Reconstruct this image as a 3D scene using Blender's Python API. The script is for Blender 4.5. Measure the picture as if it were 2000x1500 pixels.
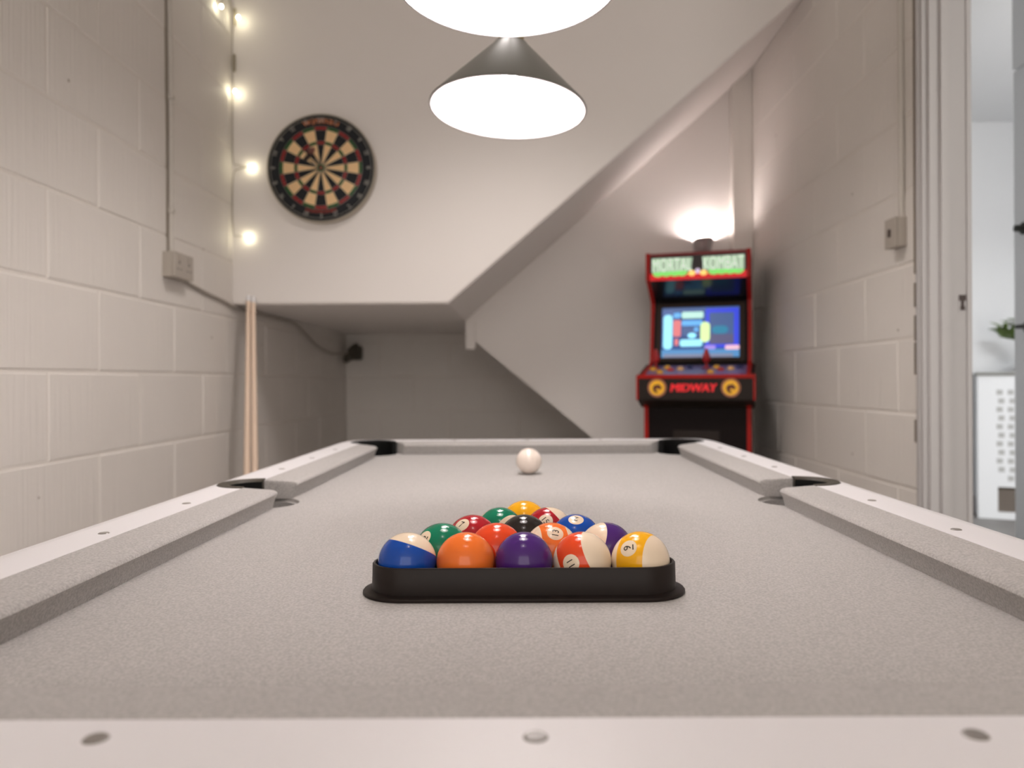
import bpy, bmesh, math, random
from mathutils import Vector, Matrix

# ------------------------------------------------------------------ clear
for o in list(bpy.data.objects):
    bpy.data.objects.remove(o, do_unlink=True)
scene = bpy.context.scene
C = scene.collection
R = math.radians
rng = random.Random(7)

# ------------------------------------------------------------------ camera
HC = 0.94                       # camera height above the floor
cam_d = bpy.data.cameras.new('camera')
cam = bpy.data.objects.new('camera', cam_d)
C.objects.link(cam)
cam.location = (0, 0, HC)
cam.rotation_euler = (R(90), R(0.25), 0)
cam_d.sensor_width = 36
cam_d.lens = 27.0
cam_d.shift_x = -27 / 2000
cam_d.shift_y = -6 / 2000
cam_d.clip_start = 0.02
cam_d.dof.use_dof = True
cam_d.dof.focus_distance = 0.82
cam_d.dof.aperture_fstop = 4.6
cam_d.dof.aperture_blades = 9
scene.camera = cam

# ------------------------------------------------------------------ light
BULB_W = 110.0                   # emission strength of the table lamp bulbs
SCONCE_W = 470.0
world = bpy.data.worlds.new('world')
scene.world = world
world.use_nodes = True
world.node_tree.nodes['Background'].inputs[0].default_value = (1.0, 0.945, 0.89, 1)
world.node_tree.nodes['Background'].inputs[1].default_value = 1.9

hall_l = bpy.data.lights.new('hall_daylight', 'AREA')
hall_l.shape = 'RECTANGLE'
hall_l.size, hall_l.size_y = 1.2, 1.2
hall_l.energy = 160
hall_l.color = (0.96, 0.975, 1.0)
hall_o = bpy.data.objects.new('hall_daylight', hall_l)
C.objects.link(hall_o)
hall_o.location = (2.75, 2.05, HC + 1.74)
hall_o.rotation_euler = (R(-12), 0, 0)

# unseen fill spot, added to brighten the far end of the room; no fitting
fill_l = bpy.data.lights.new('added_fill_spot', 'SPOT')
fill_l.energy = 60
fill_l.color = (1.0, 0.925, 0.89)
fill_l.spot_size = R(118)
fill_l.spot_blend = 0.75
fill_l.shadow_soft_size = 0.20
fill_o = bpy.data.objects.new('added_fill_spot', fill_l)
C.objects.link(fill_o)
fill_o.location = (-0.05, 2.05, HC + 1.60)
fill_o.rotation_euler = (R(7), 0, 0)

scene.view_settings.view_transform = 'Standard'
scene.view_settings.look = 'None'
scene.view_settings.gamma = 1
scene.view_settings.use_curve_mapping = False
scene.view_settings.exposure = 0.2

# ------------------------------------------------------------------ materials
def srgb(r, g, b):
    def f(c):
        c /= 255.0
        return c / 12.92 if c <= 0.04045 else ((c + 0.055) / 1.055) ** 2.4
    return (f(r), f(g), f(b), 1)

def mat(name, col, rough=0.5, metal=0.0, emit=None, estr=0.0, coat=0.0, spec=None):
    m = bpy.data.materials.new(name)
    m.use_nodes = True
    b = m.node_tree.nodes['Principled BSDF']
    b.inputs['Base Color'].default_value = col
    b.inputs['Roughness'].default_value = rough
    b.inputs['Metallic'].default_value = metal
    if coat:
        b.inputs['Coat Weight'].default_value = coat
        b.inputs['Coat Roughness'].default_value = 0.05
    if spec is not None:
        b.inputs['Specular IOR Level'].default_value = spec
    if emit:
        b.inputs['Emission Color'].default_value = emit
        b.inputs['Emission Strength'].default_value = estr
    return m

def N(m, t, **kw):
    n = m.node_tree.nodes.new(t)
    for k, v in kw.items():
        setattr(n, k, v)
    return n

def L(m, a, b):
    m.node_tree.links.new(a, b)

def bump_mix(m, scale_vec, nscale, strength, dist, col2=None, colscale=None, detail=4, colfac=0.5):
    """noise relief in world coordinates, and an optional slow colour drift"""
    b = m.node_tree.nodes['Principled BSDF']
    g = N(m, 'ShaderNodeNewGeometry')
    mp = N(m, 'ShaderNodeMapping')
    mp.inputs['Scale'].default_value = scale_vec
    L(m, g.outputs['Position'], mp.inputs['Vector'])
    no = N(m, 'ShaderNodeTexNoise')
    no.inputs['Scale'].default_value = nscale
    no.inputs['Detail'].default_value = detail
    L(m, mp.outputs[0], no.inputs['Vector'])
    bp = N(m, 'ShaderNodeBump')
    bp.inputs['Strength'].default_value = strength
    bp.inputs['Distance'].default_value = dist
    L(m, no.outputs['Fac'], bp.inputs['Height'])
    L(m, bp.outputs[0], b.inputs['Normal'])
    if col2:
        n2 = N(m, 'ShaderNodeTexNoise')
        n2.inputs['Scale'].default_value = colscale
        n2.inputs['Detail'].default_value = 6
        L(m, g.outputs['Position'], n2.inputs['Vector'])
        rp = N(m, 'ShaderNodeValToRGB')
        rp.color_ramp.elements[0].position = 0.5 - colfac * 0.4
        rp.color_ramp.elements[1].position = 0.5 + colfac * 0.4
        rp.color_ramp.elements[0].color = b.inputs['Base Color'].default_value
        rp.color_ramp.elements[1].color = col2
        L(m, n2.outputs['Fac'], rp.inputs[0])
        L(m, rp.outputs[0], b.inputs['Base Color'])
    return m

def block_paint(name, col, dark):
    """thick masonry paint over combed blocks: vertical scoring, pits and a few specks"""
    m = mat(name, col, 0.62)
    b = m.node_tree.nodes['Principled BSDF']
    g = N(m, 'ShaderNodeNewGeometry')
    mp = N(m, 'ShaderNodeMapping')
    mp.inputs['Scale'].default_value = (1, 1, 0.03)
    L(m, g.outputs['Position'], mp.inputs['Vector'])
    comb = N(m, 'ShaderNodeTexNoise')
    comb.inputs['Scale'].default_value = 95
    comb.inputs['Detail'].default_value = 2
    L(m, mp.outputs[0], comb.inputs['Vector'])
    lump = N(m, 'ShaderNodeTexNoise')
    lump.inputs['Scale'].default_value = 26
    lump.inputs['Detail'].default_value = 5
    L(m, g.outputs['Position'], lump.inputs['Vector'])
    ad = N(m, 'ShaderNodeMath', operation='MULTIPLY_ADD')
    ad.inputs[1].default_value = 0.5
    L(m, lump.outputs['Fac'], ad.inputs[0])
    L(m, comb.outputs['Fac'], ad.inputs[2])
    bp = N(m, 'ShaderNodeBump')
    bp.inputs['Strength'].default_value = 0.65
    bp.inputs['Distance'].default_value = 0.0045
    L(m, ad.outputs[0], bp.inputs['Height'])
    L(m, bp.outputs[0], b.inputs['Normal'])
    # sparse dark pits
    vo = N(m, 'ShaderNodeTexVoronoi')
    vo.inputs['Scale'].default_value = 5.5
    L(m, g.outputs['Position'], vo.inputs['Vector'])
    lt = N(m, 'ShaderNodeMath', operation='LESS_THAN')
    lt.inputs[1].default_value = 0.028
    L(m, vo.outputs['Distance'], lt.inputs[0])
    sl = N(m, 'ShaderNodeTexNoise')
    sl.inputs['Scale'].default_value = 3
    L(m, g.outputs['Position'], sl.inputs['Vector'])
    m1 = N(m, 'ShaderNodeMix', data_type='RGBA')
    m1.inputs['A'].default_value = col
    m1.inputs['B'].default_value = tuple(c * 0.93 for c in col[:3]) + (1,)
    L(m, sl.outputs['Fac'], m1.inputs['Factor'])
    m2 = N(m, 'ShaderNodeMix', data_type='RGBA')
    L(m, lt.outputs[0], m2.inputs['Factor'])
    L(m, m1.outputs['Result'], m2.inputs['A'])
    m2.inputs['B'].default_value = dark
    L(m, m2.outputs['Result'], b.inputs['Base Color'])
    return m

def felt(name, c1, c2):
    m = mat(name, c1, 0.95, spec=0.15)
    b = m.node_tree.nodes['Principled BSDF']
    g = N(m, 'ShaderNodeNewGeometry')
    n1 = N(m, 'ShaderNodeTexNoise')
    n1.inputs['Scale'].default_value = 420
    n1.inputs['Detail'].default_value = 3
    L(m, g.outputs['Position'], n1.inputs['Vector'])
    rp = N(m, 'ShaderNodeValToRGB')
    rp.color_ramp.elements[0].position = 0.34
    rp.color_ramp.elements[1].position = 0.66
    rp.color_ramp.elements[0].color = c1
    rp.color_ramp.elements[1].color = c2
    L(m, n1.outputs['Fac'], rp.inputs[0])
    L(m, rp.outputs[0], b.inputs['Base Color'])
    bp = N(m, 'ShaderNodeBump')
    bp.inputs['Strength'].default_value = 0.35
    bp.inputs['Distance'].default_value = 0.001
    L(m, n1.outputs['Fac'], bp.inputs['Height'])
    L(m, bp.outputs[0], b.inputs['Normal'])
    b.inputs['Sheen Weight'].default_value = 0.15
    b.inputs['Sheen Roughness'].default_value = 0.5
    return m

M = {}
M['block'] = block_paint('painted_block', (0.80, 0.755, 0.71, 1), (0.36, 0.31, 0.26, 1))
M['mortar'] = bump_mix(mat('painted_mortar', (0.76, 0.71, 0.66, 1), 0.7), (1, 1, 1), 60, 0.4, 0.003)
M['plaster'] = bump_mix(mat('plaster_paint', (0.82, 0.775, 0.745, 1), 0.6), (1, 1, 1), 14, 0.08, 0.002)
M['ceil'] = mat('ceiling_paint', (0.80, 0.76, 0.72, 1), 0.8)
M['floor'] = bump_mix(mat('floor_vinyl', (0.50, 0.47, 0.44, 1), 0.6), (1, 1, 1), 20, 0.1, 0.002, (0.58, 0.55, 0.52, 1), 3)
M['gloss_white'] = mat('white_gloss_paint', (0.50, 0.48, 0.475, 1), 0.35)
M['hall_white'] = mat('hall_paint', (0.74, 0.75, 0.76, 1), 0.6)
M['hall_floor'] = bump_mix(mat('hall_floor', (0.16, 0.15, 0.145, 1), 0.6), (1, 1, 1), 30, 0.1, 0.002, (0.22, 0.21, 0.2, 1), 4)
M['felt'] = felt('grey_felt', (0.345, 0.330, 0.316, 1), (0.478, 0.460, 0.444, 1))
M['rail'] = bump_mix(mat('white_rail_laminate', (0.80, 0.785, 0.80, 1), 0.5), (1, 1, 1), 8, 0.02, 0.001)
M['sight'] = mat('rail_sight', (0.22, 0.20, 0.18, 1), 0.3)
M['black_rubber'] = mat('black_rubber', (0.018, 0.017, 0.016, 1), 0.45)
M['liner'] = mat('pocket_liner', (0.055, 0.048, 0.036, 1), 0.5, spec=0.3)  # black rubber lifted towards olive for the lamp gloss on the rim
M['liner_black'] = mat('pocket_liner_black', (0.008, 0.008, 0.008, 1), 0.6, spec=0.12)
M['rack'] = bump_mix(mat('black_plastic', (0.018, 0.0125, 0.011, 1), 0.42, spec=0.22), (1, 1, 1), 90, 0.06, 0.001)
M['shade'] = mat('shade_enamel', (0.17, 0.17, 0.155, 1), 0.28, coat=0.4)
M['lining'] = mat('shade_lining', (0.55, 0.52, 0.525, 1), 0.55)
M['brass'] = mat('brass', (0.55, 0.43, 0.20, 1), 0.3, 1.0)
M['cord'] = mat('white_cord', (0.6, 0.58, 0.55, 1), 0.5)
M['bulb_dim'] = mat('bulb_glow_dim', (1, 1, 1, 1), 0.3, emit=(1.0, 0.925, 0.90, 1), estr=BULB_W * 0.15)
M['bulb_mid'] = mat('bulb_glow_mid', (1, 1, 1, 1), 0.3, emit=(1.0, 0.925, 0.90, 1), estr=BULB_W * 0.95)
M['bulb'] = mat('bulb_glow', (1, 1, 1, 1), 0.3, emit=(1.0, 0.925, 0.90, 1), estr=BULB_W)
M['sconce_glow'] = mat('sconce_glow', (1, 1, 1, 1), 0.3, emit=(1.0, 0.88, 0.85, 1), estr=SCONCE_W)
M['fairy'] = mat('fairy_glow', (1, 1, 1, 1), 0.3, emit=(1.0, 0.93, 0.66, 1), estr=60)
M['fairy_wire'] = mat('fairy_wire', (0.30, 0.26, 0.18, 1), 0.5)
M['cable'] = mat('painted_cable', (0.40, 0.36, 0.32, 1), 0.5)
M['dark_cable'] = mat('dark_cable', (0.075, 0.062, 0.045, 1), 0.5)
M['conduit'] = mat('painted_conduit', (0.58, 0.54, 0.49, 1), 0.5)
M['socket'] = mat('socket_plastic', (0.43, 0.385, 0.335, 1), 0.45)
M['slot'] = mat('socket_slot', (0.06, 0.04, 0.035, 1), 0.5)
M['gap_shadow'] = mat('dark_gap_shadow', (0.25, 0.21, 0.165, 1), 0.8)  # brown that stands for shadow beside the conduits and at the frame gap
def wood(name, c1, c2):
    m = mat(name, c1, 0.35)
    b = m.node_tree.nodes['Principled BSDF']
    t = N(m, 'ShaderNodeTexCoord')
    mp = N(m, 'ShaderNodeMapping')
    mp.inputs['Scale'].default_value = (60, 60, 3)
    L(m, t.outputs['Object'], mp.inputs['Vector'])
    no = N(m, 'ShaderNodeTexNoise')
    no.inputs['Scale'].default_value = 2
    L(m, mp.outputs[0], no.inputs['Vector'])
    rp = N(m, 'ShaderNodeValToRGB')
    rp.color_ramp.elements[0].color = c1
    rp.color_ramp.elements[1].color = c2
    L(m, no.outputs['Fac'], rp.inputs[0])
    L(m, rp.outputs[0], b.inputs['Base Color'])
    return m
M['ash'] = wood('ash_wood', (0.80, 0.60, 0.45, 1), (0.87, 0.70, 0.57, 1))
M['ferrule'] = mat('ferrule', (0.85, 0.83, 0.84, 1), 0.4)
M['leather'] = mat('cue_tip_leather', (0.30, 0.32, 0.36, 1), 0.8)
M['red'] = mat('arcade_red', (0.40, 0.010, 0.006, 1), 0.5, spec=0.25)
M['dkred'] = mat('arcade_dark_red', (0.22, 0.006, 0.008, 1), 0.4)
M['arcade_black'] = mat('arcade_black', (0.010, 0.006, 0.006, 1), 0.55, spec=0.12)
M['arcade_gloss'] = mat('arcade_gloss', (0.012, 0.012, 0.014, 1), 0.18)
M['arcade_brown'] = mat('arcade_bezel', (0.030, 0.016, 0.010, 1), 0.5, spec=0.2)
M['panel_dark'] = mat('arcade_front', (0.022, 0.015, 0.012, 1), 0.5, spec=0.2)

# ------------------------------------------------------------------ helpers
def link(name, me, material=None, parent=None, loc=None, rot=None):
    o = bpy.data.objects.new(name, me)
    C.objects.link(o)
    if material is not None:
        for mm in (material if isinstance(material, (list, tuple)) else [material]):
            me.materials.append(mm)
    if parent is not None:
        o.parent = parent
    if loc is not None:
        o.location = loc
    if rot is not None:
        o.rotation_euler = rot
    return o

def bmobj(name, bm, material, parent=None, loc=None, rot=None, smooth=None):
    bmesh.ops.recalc_face_normals(bm, faces=bm.faces)
    me = bpy.data.meshes.new(name)
    bm.to_mesh(me)
    bm.free()
    if smooth is not None:
        shade(me, smooth)
    return link(name, me, material, parent, loc, rot)

def shade(me, ang):
    me.shade_smooth()
    if ang < 180:
        me.set_sharp_from_angle(angle=R(ang))

def empty(name, loc=(0, 0, 0), rot=(0, 0, 0)):
    o = bpy.data.objects.new(name, None)
    C.objects.link(o)
    o.location = loc
    o.rotation_euler = rot
    o.empty_display_size = 0.05
    return o

def tag(o, label, cat, group=None):
    o['label'] = label
    o['category'] = cat
    if group:
        o['group'] = group
    return o

def struct(o, label=None, cat=None):
    o['kind'] = 'structure'
    if label:
        o['label'] = label
        o['category'] = cat
    return o

def box(bm, x0, x1, y0, y1, z0, z1, mi=0):
    v = [bm.verts.new(p) for p in ((x0, y0, z0), (x1, y0, z0), (x1, y1, z0), (x0, y1, z0),
                                   (x0, y0, z1), (x1, y0, z1), (x1, y1, z1), (x0, y1, z1))]
    for q in ((0, 3, 2, 1), (4, 5, 6, 7), (0, 1, 5, 4), (1, 2, 6, 5), (2, 3, 7, 6), (3, 0, 4, 7)):
        f = bm.faces.new([v[i] for i in q])
        f.material_index = mi
    return v

def boxobj(name, x0, x1, y0, y1, z0, z1, material, parent=None, bevel=0.0):
    bm = bmesh.new()
    box(bm, x0, x1, y0, y1, z0, z1)
    if bevel:
        bmesh.ops.bevel(bm, geom=list(bm.edges), offset=bevel, segments=2, affect='EDGES', profile=0.7)
    return bmobj(name, bm, material, parent, smooth=40 if bevel else None)

def prism(bm, poly, a0, a1, axes='xz'):
    """extrude a 2D polygon along the missing axis"""
    def P(u, v, w):
        return {'xz': (u, w, v), 'yz': (w, u, v), 'xy': (u, v, w)}[axes]
    A = [bm.verts.new(P(u, v, a0)) for u, v in poly]
    B = [bm.verts.new(P(u, v, a1)) for u, v in poly]
    n = len(poly)
    bm.faces.new(A[::-1])
    bm.faces.new(B)
    for i in range(n):
        bm.faces.new((A[i], A[(i + 1) % n], B[(i + 1) % n], B[i]))

def lathe(bm, prof, seg=32, closed=False):
    """prof: (radius, z) list, turned round the z axis"""
    rings = []
    for r, z in prof:
        if r < 1e-6:
            rings.append([bm.verts.new((0, 0, z))])
        else:
            rings.append([bm.verts.new((r * math.cos(2 * math.pi * i / seg), r * math.sin(2 * math.pi * i / seg), z)) for i in range(seg)])
    pairs = list(zip(rings[:-1], rings[1:]))
    if closed:
        pairs.append((rings[-1], rings[0]))
    for a, b in pairs:
        for i in range(seg):
            j = (i + 1) % seg
            if len(a) == 1 and len(b) == 1:
                continue
            if len(a) == 1:
                bm.faces.new((a[0], b[i], b[j]))
            elif len(b) == 1:
                bm.faces.new((a[i], a[j], b[0]))
            else:
                bm.faces.new((a[i], a[j], b[j], b[i]))

def tube(bm, pts, r, seg=8, caps=True):
    pts = [Vector(p) for p in pts]
    rr = r if isinstance(r, (list, tuple)) else [r] * len(pts)
    t0 = (pts[1] - pts[0]).normalized()
    nrm = t0.orthogonal().normalized()
    rings = []
    for i, p in enumerate(pts):
        if i == 0:
            t = t0
        elif i == len(pts) - 1:
            t = (pts[i] - pts[i - 1]).normalized()
        else:
            t = (pts[i + 1] - pts[i - 1]).normalized()
        nrm = (nrm - t * nrm.dot(t)).normalized()
        bn = t.cross(nrm)
        rings.append([bm.verts.new(p + (nrm * math.cos(2 * math.pi * k / seg) + bn * math.sin(2 * math.pi * k / seg)) * rr[i]) for k in range(seg)])
    for a, b in zip(rings[:-1], rings[1:]):
        for k in range(seg):
            bm.faces.new((a[k], a[(k + 1) % seg], b[(k + 1) % seg], b[k]))
    if caps:
        bm.faces.new(rings[0][::-1])
        bm.faces.new(rings[-1])

def smooth_path(pts, n=8):
    """Catmull-Rom through the points"""
    P = [Vector(p) for p in pts]
    P = [P[0] * 2 - P[1]] + P + [P[-1] * 2 - P[-2]]
    out = []
    for i in range(1, len(P) - 2):
        for k in range(n):
            t = k / n
            a, b, c, d = P[i - 1], P[i], P[i + 1], P[i + 2]
            out.append(0.5 * ((2 * b) + (c - a) * t + (2 * a - 5 * b + 4 * c - d) * t * t + (3 * b - a - 3 * c + d) * t ** 3))
    out.append(P[-2])
    return out

def ring_loft(bm, rings, close_u=True, mi=0):
    vr = [[bm.verts.new(p) for p in r] for r in rings]
    n = len(vr[0])
    seq = list(zip(vr[:-1], vr[1:]))
    if close_u:
        seq.append((vr[-1], vr[0]))
    for a, b in seq:
        for i in range(n):
            f = bm.faces.new((a[i], a[(i + 1) % n], b[(i + 1) % n], b[i]))
            f.material_index = mi

_text_cache = {}
def text_mesh(body, size=1.0, extrude=0.0, shear=0.0, space=1.0):
    """built-in font letters as (verts, faces), centred"""
    key = (body, size, extrude, shear, space)
    if key in _text_cache:
        return _text_cache[key]
    cu = bpy.data.curves.new('text', 'FONT')
    cu.body = body
    cu.size = size
    cu.extrude = extrude
    cu.shear = shear
    cu.space_character = space
    cu.resolution_u = 3
    ob = bpy.data.objects.new('text', cu)
    C.objects.link(ob)
    dg = bpy.context.evaluated_depsgraph_get()
    me = bpy.data.meshes.new_from_object(ob.evaluated_get(dg))
    vs = [v.co.copy() for v in me.vertices]
    fs = [tuple(p.vertices) for p in me.polygons]
    bpy.data.objects.remove(ob, do_unlink=True)
    bpy.data.curves.remove(cu)
    bpy.data.meshes.remove(me)
    if vs:
        mx = (min(v.x for v in vs) + max(v.x for v in vs)) / 2
        my = (min(v.y for v in vs) + max(v.y for v in vs)) / 2
        for v in vs:
            v.x -= mx
            v.y -= my
    _text_cache[key] = (vs, fs)
    return vs, fs

def boolean_cut(o, cutters):
    """subtract the cutter objects, keep the result as a plain mesh"""
    for c in cutters:
        md = o.modifiers.new('cut', 'BOOLEAN')
        md.operation = 'DIFFERENCE'
        md.solver = 'EXACT'
        md.object = c
    dg = bpy.context.evaluated_depsgraph_get()
    me = bpy.data.meshes.new_from_object(o.evaluated_get(dg))
    o.modifiers.clear()
    old = o.data
    o.data = me
    me.name = o.name
    bpy.data.meshes.remove(old)
    for c in cutters:
        d = c.data
        bpy.data.objects.remove(c, do_unlink=True)
        bpy.data.meshes.remove(d)

def cyl_cutter(x, y, r, z0, z1, seg=48):
    bm = bmesh.new()
    lathe(bm, [(0, z0), (r, z0), (r, z1), (0, z1)], seg)
    o = bmobj('cutter', bm, None)
    o.location = (x, y, 0)
    bpy.context.view_layer.update()
    return o

# ================================================================== ROOM
XL, XR = -1.2226, 1.20          # faces of the side walls
YD, YS, YB = 3.206, 4.115, 5.21  # dartboard wall, stair side wall, alcove back wall
ZC = HC + 1.81                  # ceiling
YN = -2.4                       # near end of what is built
COURSE, BLEN = 0.2345, 0.47
SLOPE = 0.8655
ZSOF = HC + 0.325               # underside of the landing
XSOF = -0.3227                  # where the sloping soffit starts

struct(boxobj('floor', XL - 0.15, XR, YN, YB + 0.1, -0.05, 0.0, M['floor']))
struct(boxobj('ceiling', XL - 0.15, XR + 0.12, YN, YD + 0.002, ZC, ZC + 0.06, M['ceil']))

def block_mesh(name, length, height, var):
    """one block face: chamfered slab, x along the wall, y out of the wall, z up"""
    r = random.Random(var)
    bm = bmesh.new()
    hl, hh, c = length / 2 - 0.0018, height / 2 - 0.0022, 0.0050
    def jit(s):
        return (r.random() - 0.5) * s
    back = [(-hl, -0.02, -hh), (hl, -0.02, -hh), (hl, -0.02, hh), (-hl, -0.02, hh)]
    mid = [(x + jit(.002), -0.0032, z + jit(.002)) for x, _, z in back]
    frt = [(-hl + c + jit(.004), jit(.0012), -hh + c + jit(.004)), (hl - c + jit(.004), jit(.0012), -hh + c + jit(.004)),
           (hl - c + jit(.004), jit(.0012), hh - c + jit(.004)), (-hl + c + jit(.004), jit(.0012), hh - c + jit(.004))]
    rings = [[bm.verts.new(p) for p in rr] for rr in (back, mid, frt)]
    for a, b in zip(rings[:-1], rings[1:]):
        for i in range(4):
            bm.faces.new((a[i], a[(i + 1) % 4], b[(i + 1) % 4], b[i]))
    bm.faces.new(rings[-1])
    bmesh.ops.recalc_face_normals(bm, faces=bm.faces)
    me = bpy.data.meshes.new(name)
    bm.to_mesh(me)
    bm.free()
    me.materials.append(M['block'])
    return me

_bm_cache = {}
def lay_blocks(parent, origin, along, out, s0, s1, z_top, z_ref, s_ref, zlow=0.0, skip=None):
    """running bond: s is the distance along the wall, joints at s_ref + n*BLEN"""
    rot = math.atan2(along[1], along[0])
    # local y must point out of the wall: mirror the run when needed
    ly = (-math.sin(rot), math.cos(rot))
    flip = (ly[0] * out[0] + ly[1] * out[1]) < 0
    if flip:
        rot += math.pi
    n0 = math.floor((zlow - z_ref) / COURSE + 1e-6)
    k = n0
    while z_ref + k * COURSE < z_top - 0.02:
        za, zb = max(z_ref + k * COURSE, zlow), min(z_ref + (k + 1) * COURSE, z_top)
        off = s_ref + (BLEN / 2 if k % 2 else 0)
        j = math.floor((s0 - off) / BLEN)
        while off + j * BLEN < s1 - 0.01:
            a, b = max(off + j * BLEN, s0), min(off + (j + 1) * BLEN, s1)
            if b - a > 0.03 and zb - za > 0.03 and not (skip and skip((a + b) / 2, (za + zb) / 2)):
                var = rng.randrange(4)
                key = (round(b - a, 3), round(zb - za, 3), var)
                if key not in _bm_cache:
                    _bm_cache[key] = block_mesh('block', b - a, zb - za, var)
                s = (a + b) / 2
                dep = (rng.random() - 0.5) * 0.0022
                o = bpy.data.objects.new('block', _bm_cache[key])
                C.objects.link(o)
                o.parent = parent
                o.location = (origin[0] + along[0] * s + out[0] * dep, origin[1] + along[1] * s + out[1] * dep, (za + zb) / 2)
                o.rotation_euler = (0, 0, rot)
            j += 1
        k += 1

# left wall, blocks face +x
wl = struct(boxobj('wall_left', XL - 0.15, XL - 0.0025, YN, YB + 0.1, 0, ZC, M['mortar']))
lay_blocks(wl, (XL, 0), (0, 1), (1, 0), -0.6, YB, ZC, HC + 0.031, 2.20, 0.0)
# right wall between the door frame and the pier, blocks face -x
YDOOR = 2.36
wr = struct(boxobj('wall_right', XR + 0.0025, XR + 0.114, YDOOR, YB + 0.1, 0, ZC, M['mortar']))
lay_blocks(wr, (XR, 0), (0, 1), (-1, 0), YDOOR, YB, ZC, HC + 0.1276, 2.71, 0.0)
# near stretch of the right wall, this side of the doorway
wrn = struct(boxobj('wall_right', XR + 0.003, XR + 0.114, YN, 1.42, 0, ZC, M['mortar']))
lay_blocks(wrn, (XR, 0), (0, 1), (-1, 0), -0.6, 1.42, ZC, HC + 0.1276, 2.71, 0.0)
# alcove back wall
wb = struct(boxobj('wall_alcove', XL, XR, YB + 0.003, YB + 0.1, 0, ZSOF, M['mortar']))
lay_blocks(wb, (0, YB), (1, 0), (0, -1), XL, XR, ZSOF, HC + 0.031, -0.05, 0.0)

# stair box: dartboard wall, level landing underside and sloping soffit in one plastered solid
bm = bmesh.new()
zr = ZSOF + SLOPE * (XR - XSOF)
prism(bm, [(XL, ZSOF), (XSOF, ZSOF), (XR, zr), (XR, ZC + 0.06), (XL, ZC + 0.06)], YD, YS + 0.02)
bmesh.ops.recalc_face_normals(bm, faces=bm.faces)
bmesh.ops.bevel(bm, geom=[e for e in bm.edges if all(abs(v.co.y - YD) < 1e-5 for v in e.verts) and max(v.co.z for v in e.verts) < ZC], offset=0.006, segments=3, affect='EDGES')
struct(bmobj('wall_back', bm, M['plaster'], smooth=35))
# landing slab over the alcove
struct(boxobj('ceiling_alcove', XL, XR, YS + 0.02, YB + 0.1, ZSOF, ZSOF + 0.1, M['plaster']))
# stair side wall behind the arcade machine
bm = bmesh.new()
xs0, zs0 = -0.268, HC + 0.211
prism(bm, [(-0.318, ZSOF + 0.01), (-0.318, zs0), (xs0, zs0), (xs0 + zs0 / 0.832, 0.0), (XR, 0.0), (XR, zr + 0.02), (XSOF, ZSOF + 0.02)], YS, YS + 0.05)
struct(bmobj('wall_stair', bm, M['plaster']))
tr = struct(boxobj('trim_1', -0.321, -0.270, YS - 0.014, YS + 0.05, HC + 0.172, ZSOF - 0.0, M['plaster'], bevel=0.004))
# pier in the far right corner
pier = struct(boxobj('wall_pier', 1.095, XR, 4.045, YS, 0.0, ZSOF + SLOPE * (XR - XSOF), M['block'], bevel=0.008))

# ------------------------------------------------------------------ doorway in the right wall
dr = empty('door_1', (XR, 2.29, 0))
struct(dr)
ZDH = HC + 1.30
def dpart(name, x0, x1, y0, y1, z0, z1, m=None, bev=0.003):
    return boxobj(name, x0, x1, y0 - 2.29, y1 - 2.29, z0, z1, m or M['gloss_white'], dr, bev)
dpart('filler_strip', 0.0, 0.03, 2.335, 2.362, 0, ZC, M['conduit'])
dpart('architrave', -0.014, 0.012, 2.292, 2.334, 0, ZC)
dpart('architrave', -0.020, -0.012, 2.306, 2.322, 0, ZC)
dpart('jamb', 0.0, 0.118, 2.278, 2.30, 0, ZC)
dpart('door_stop', 0.028, 0.058, 2.264, 2.279, 0, ZC)
dpart('jamb_edge', 0.108, 0.122, 2.272, 2.30, 0, ZC)
dpart('jamb', 0.0, 0.118, 1.42, 1.44, 0, ZC)
k = dpart('strike_plate', 0.084, 0.106, 2.2765, 2.2785, HC + 0.198, HC + 0.248, M['gloss_white'], 0.0)
bm = bmesh.new()
box(bm, 0.085, 0.105, -0.016, -0.0125, HC + 0.232, HC + 0.249)
box(bm, 0.091, 0.099, -0.016, -0.0125, HC + 0.214, HC + 0.233)
box(bm, 0.089, 0.102, -0.016, -0.0125, HC + 0.204, HC + 0.216)
bmobj('latch_recess', bm, M['slot'], dr)

# ------------------------------------------------------------------ hall beyond the doorway
YH, XH, ZH = 5.40, 3.75, HC + 1.807
struct(boxobj('floor_hall', XR, XH, 0.6, YH + 0.1, -0.05, 0.0, M['hall_floor']))
struct(boxobj('ceiling_hall', XR + 0.114, XH, 0.6, YH + 0.1, ZH, ZH + 0.06, M['hall_white']))
struct(boxobj('wall_hall', XR + 0.114, XH, YH, YH + 0.1, 0, ZH, M['hall_white']))
struct(boxobj('wall_hall', XH, XH + 0.1, 3.2, YH + 0.1, 0, ZH, M['hall_white']))
struct(boxobj('wall_hall', XR + 0.114, XR + 0.13, 2.30, YH, 0, ZH, M['hall_white']))
struct(boxobj('baseboard_hall', XR + 0.14, XH, YH - 0.018, YH, 0, 0.12, M['gloss_white'], bevel=0.004))
struct(boxobj('wall_hall', 2.10, 2.20, 0.6, 2.30, 0, ZH, M['hall_white']))
struct(boxobj('wall_hall', 2.072, 2.14, 2.30, 3.262, HC + 1.31, ZH, M['hall_white']))

# ================================================================== POOL TABLE
ZF = HC - 0.206                 # cloth
YN0, YN1 = 0.450, 2.160         # nose lines, near and far
XW = 0.408                      # nose line, half width
XT = 0.004                      # table centre
YT = (YN0 + YN1) / 2
HL = (YN1 - YN0) / 2
ZR = ZF + 0.034                 # rail top
table = tag(empty('pool_table', (XT, YT, 0)), 'white pool table with grey cloth filling the lower half of the room', 'pool table')

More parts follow.
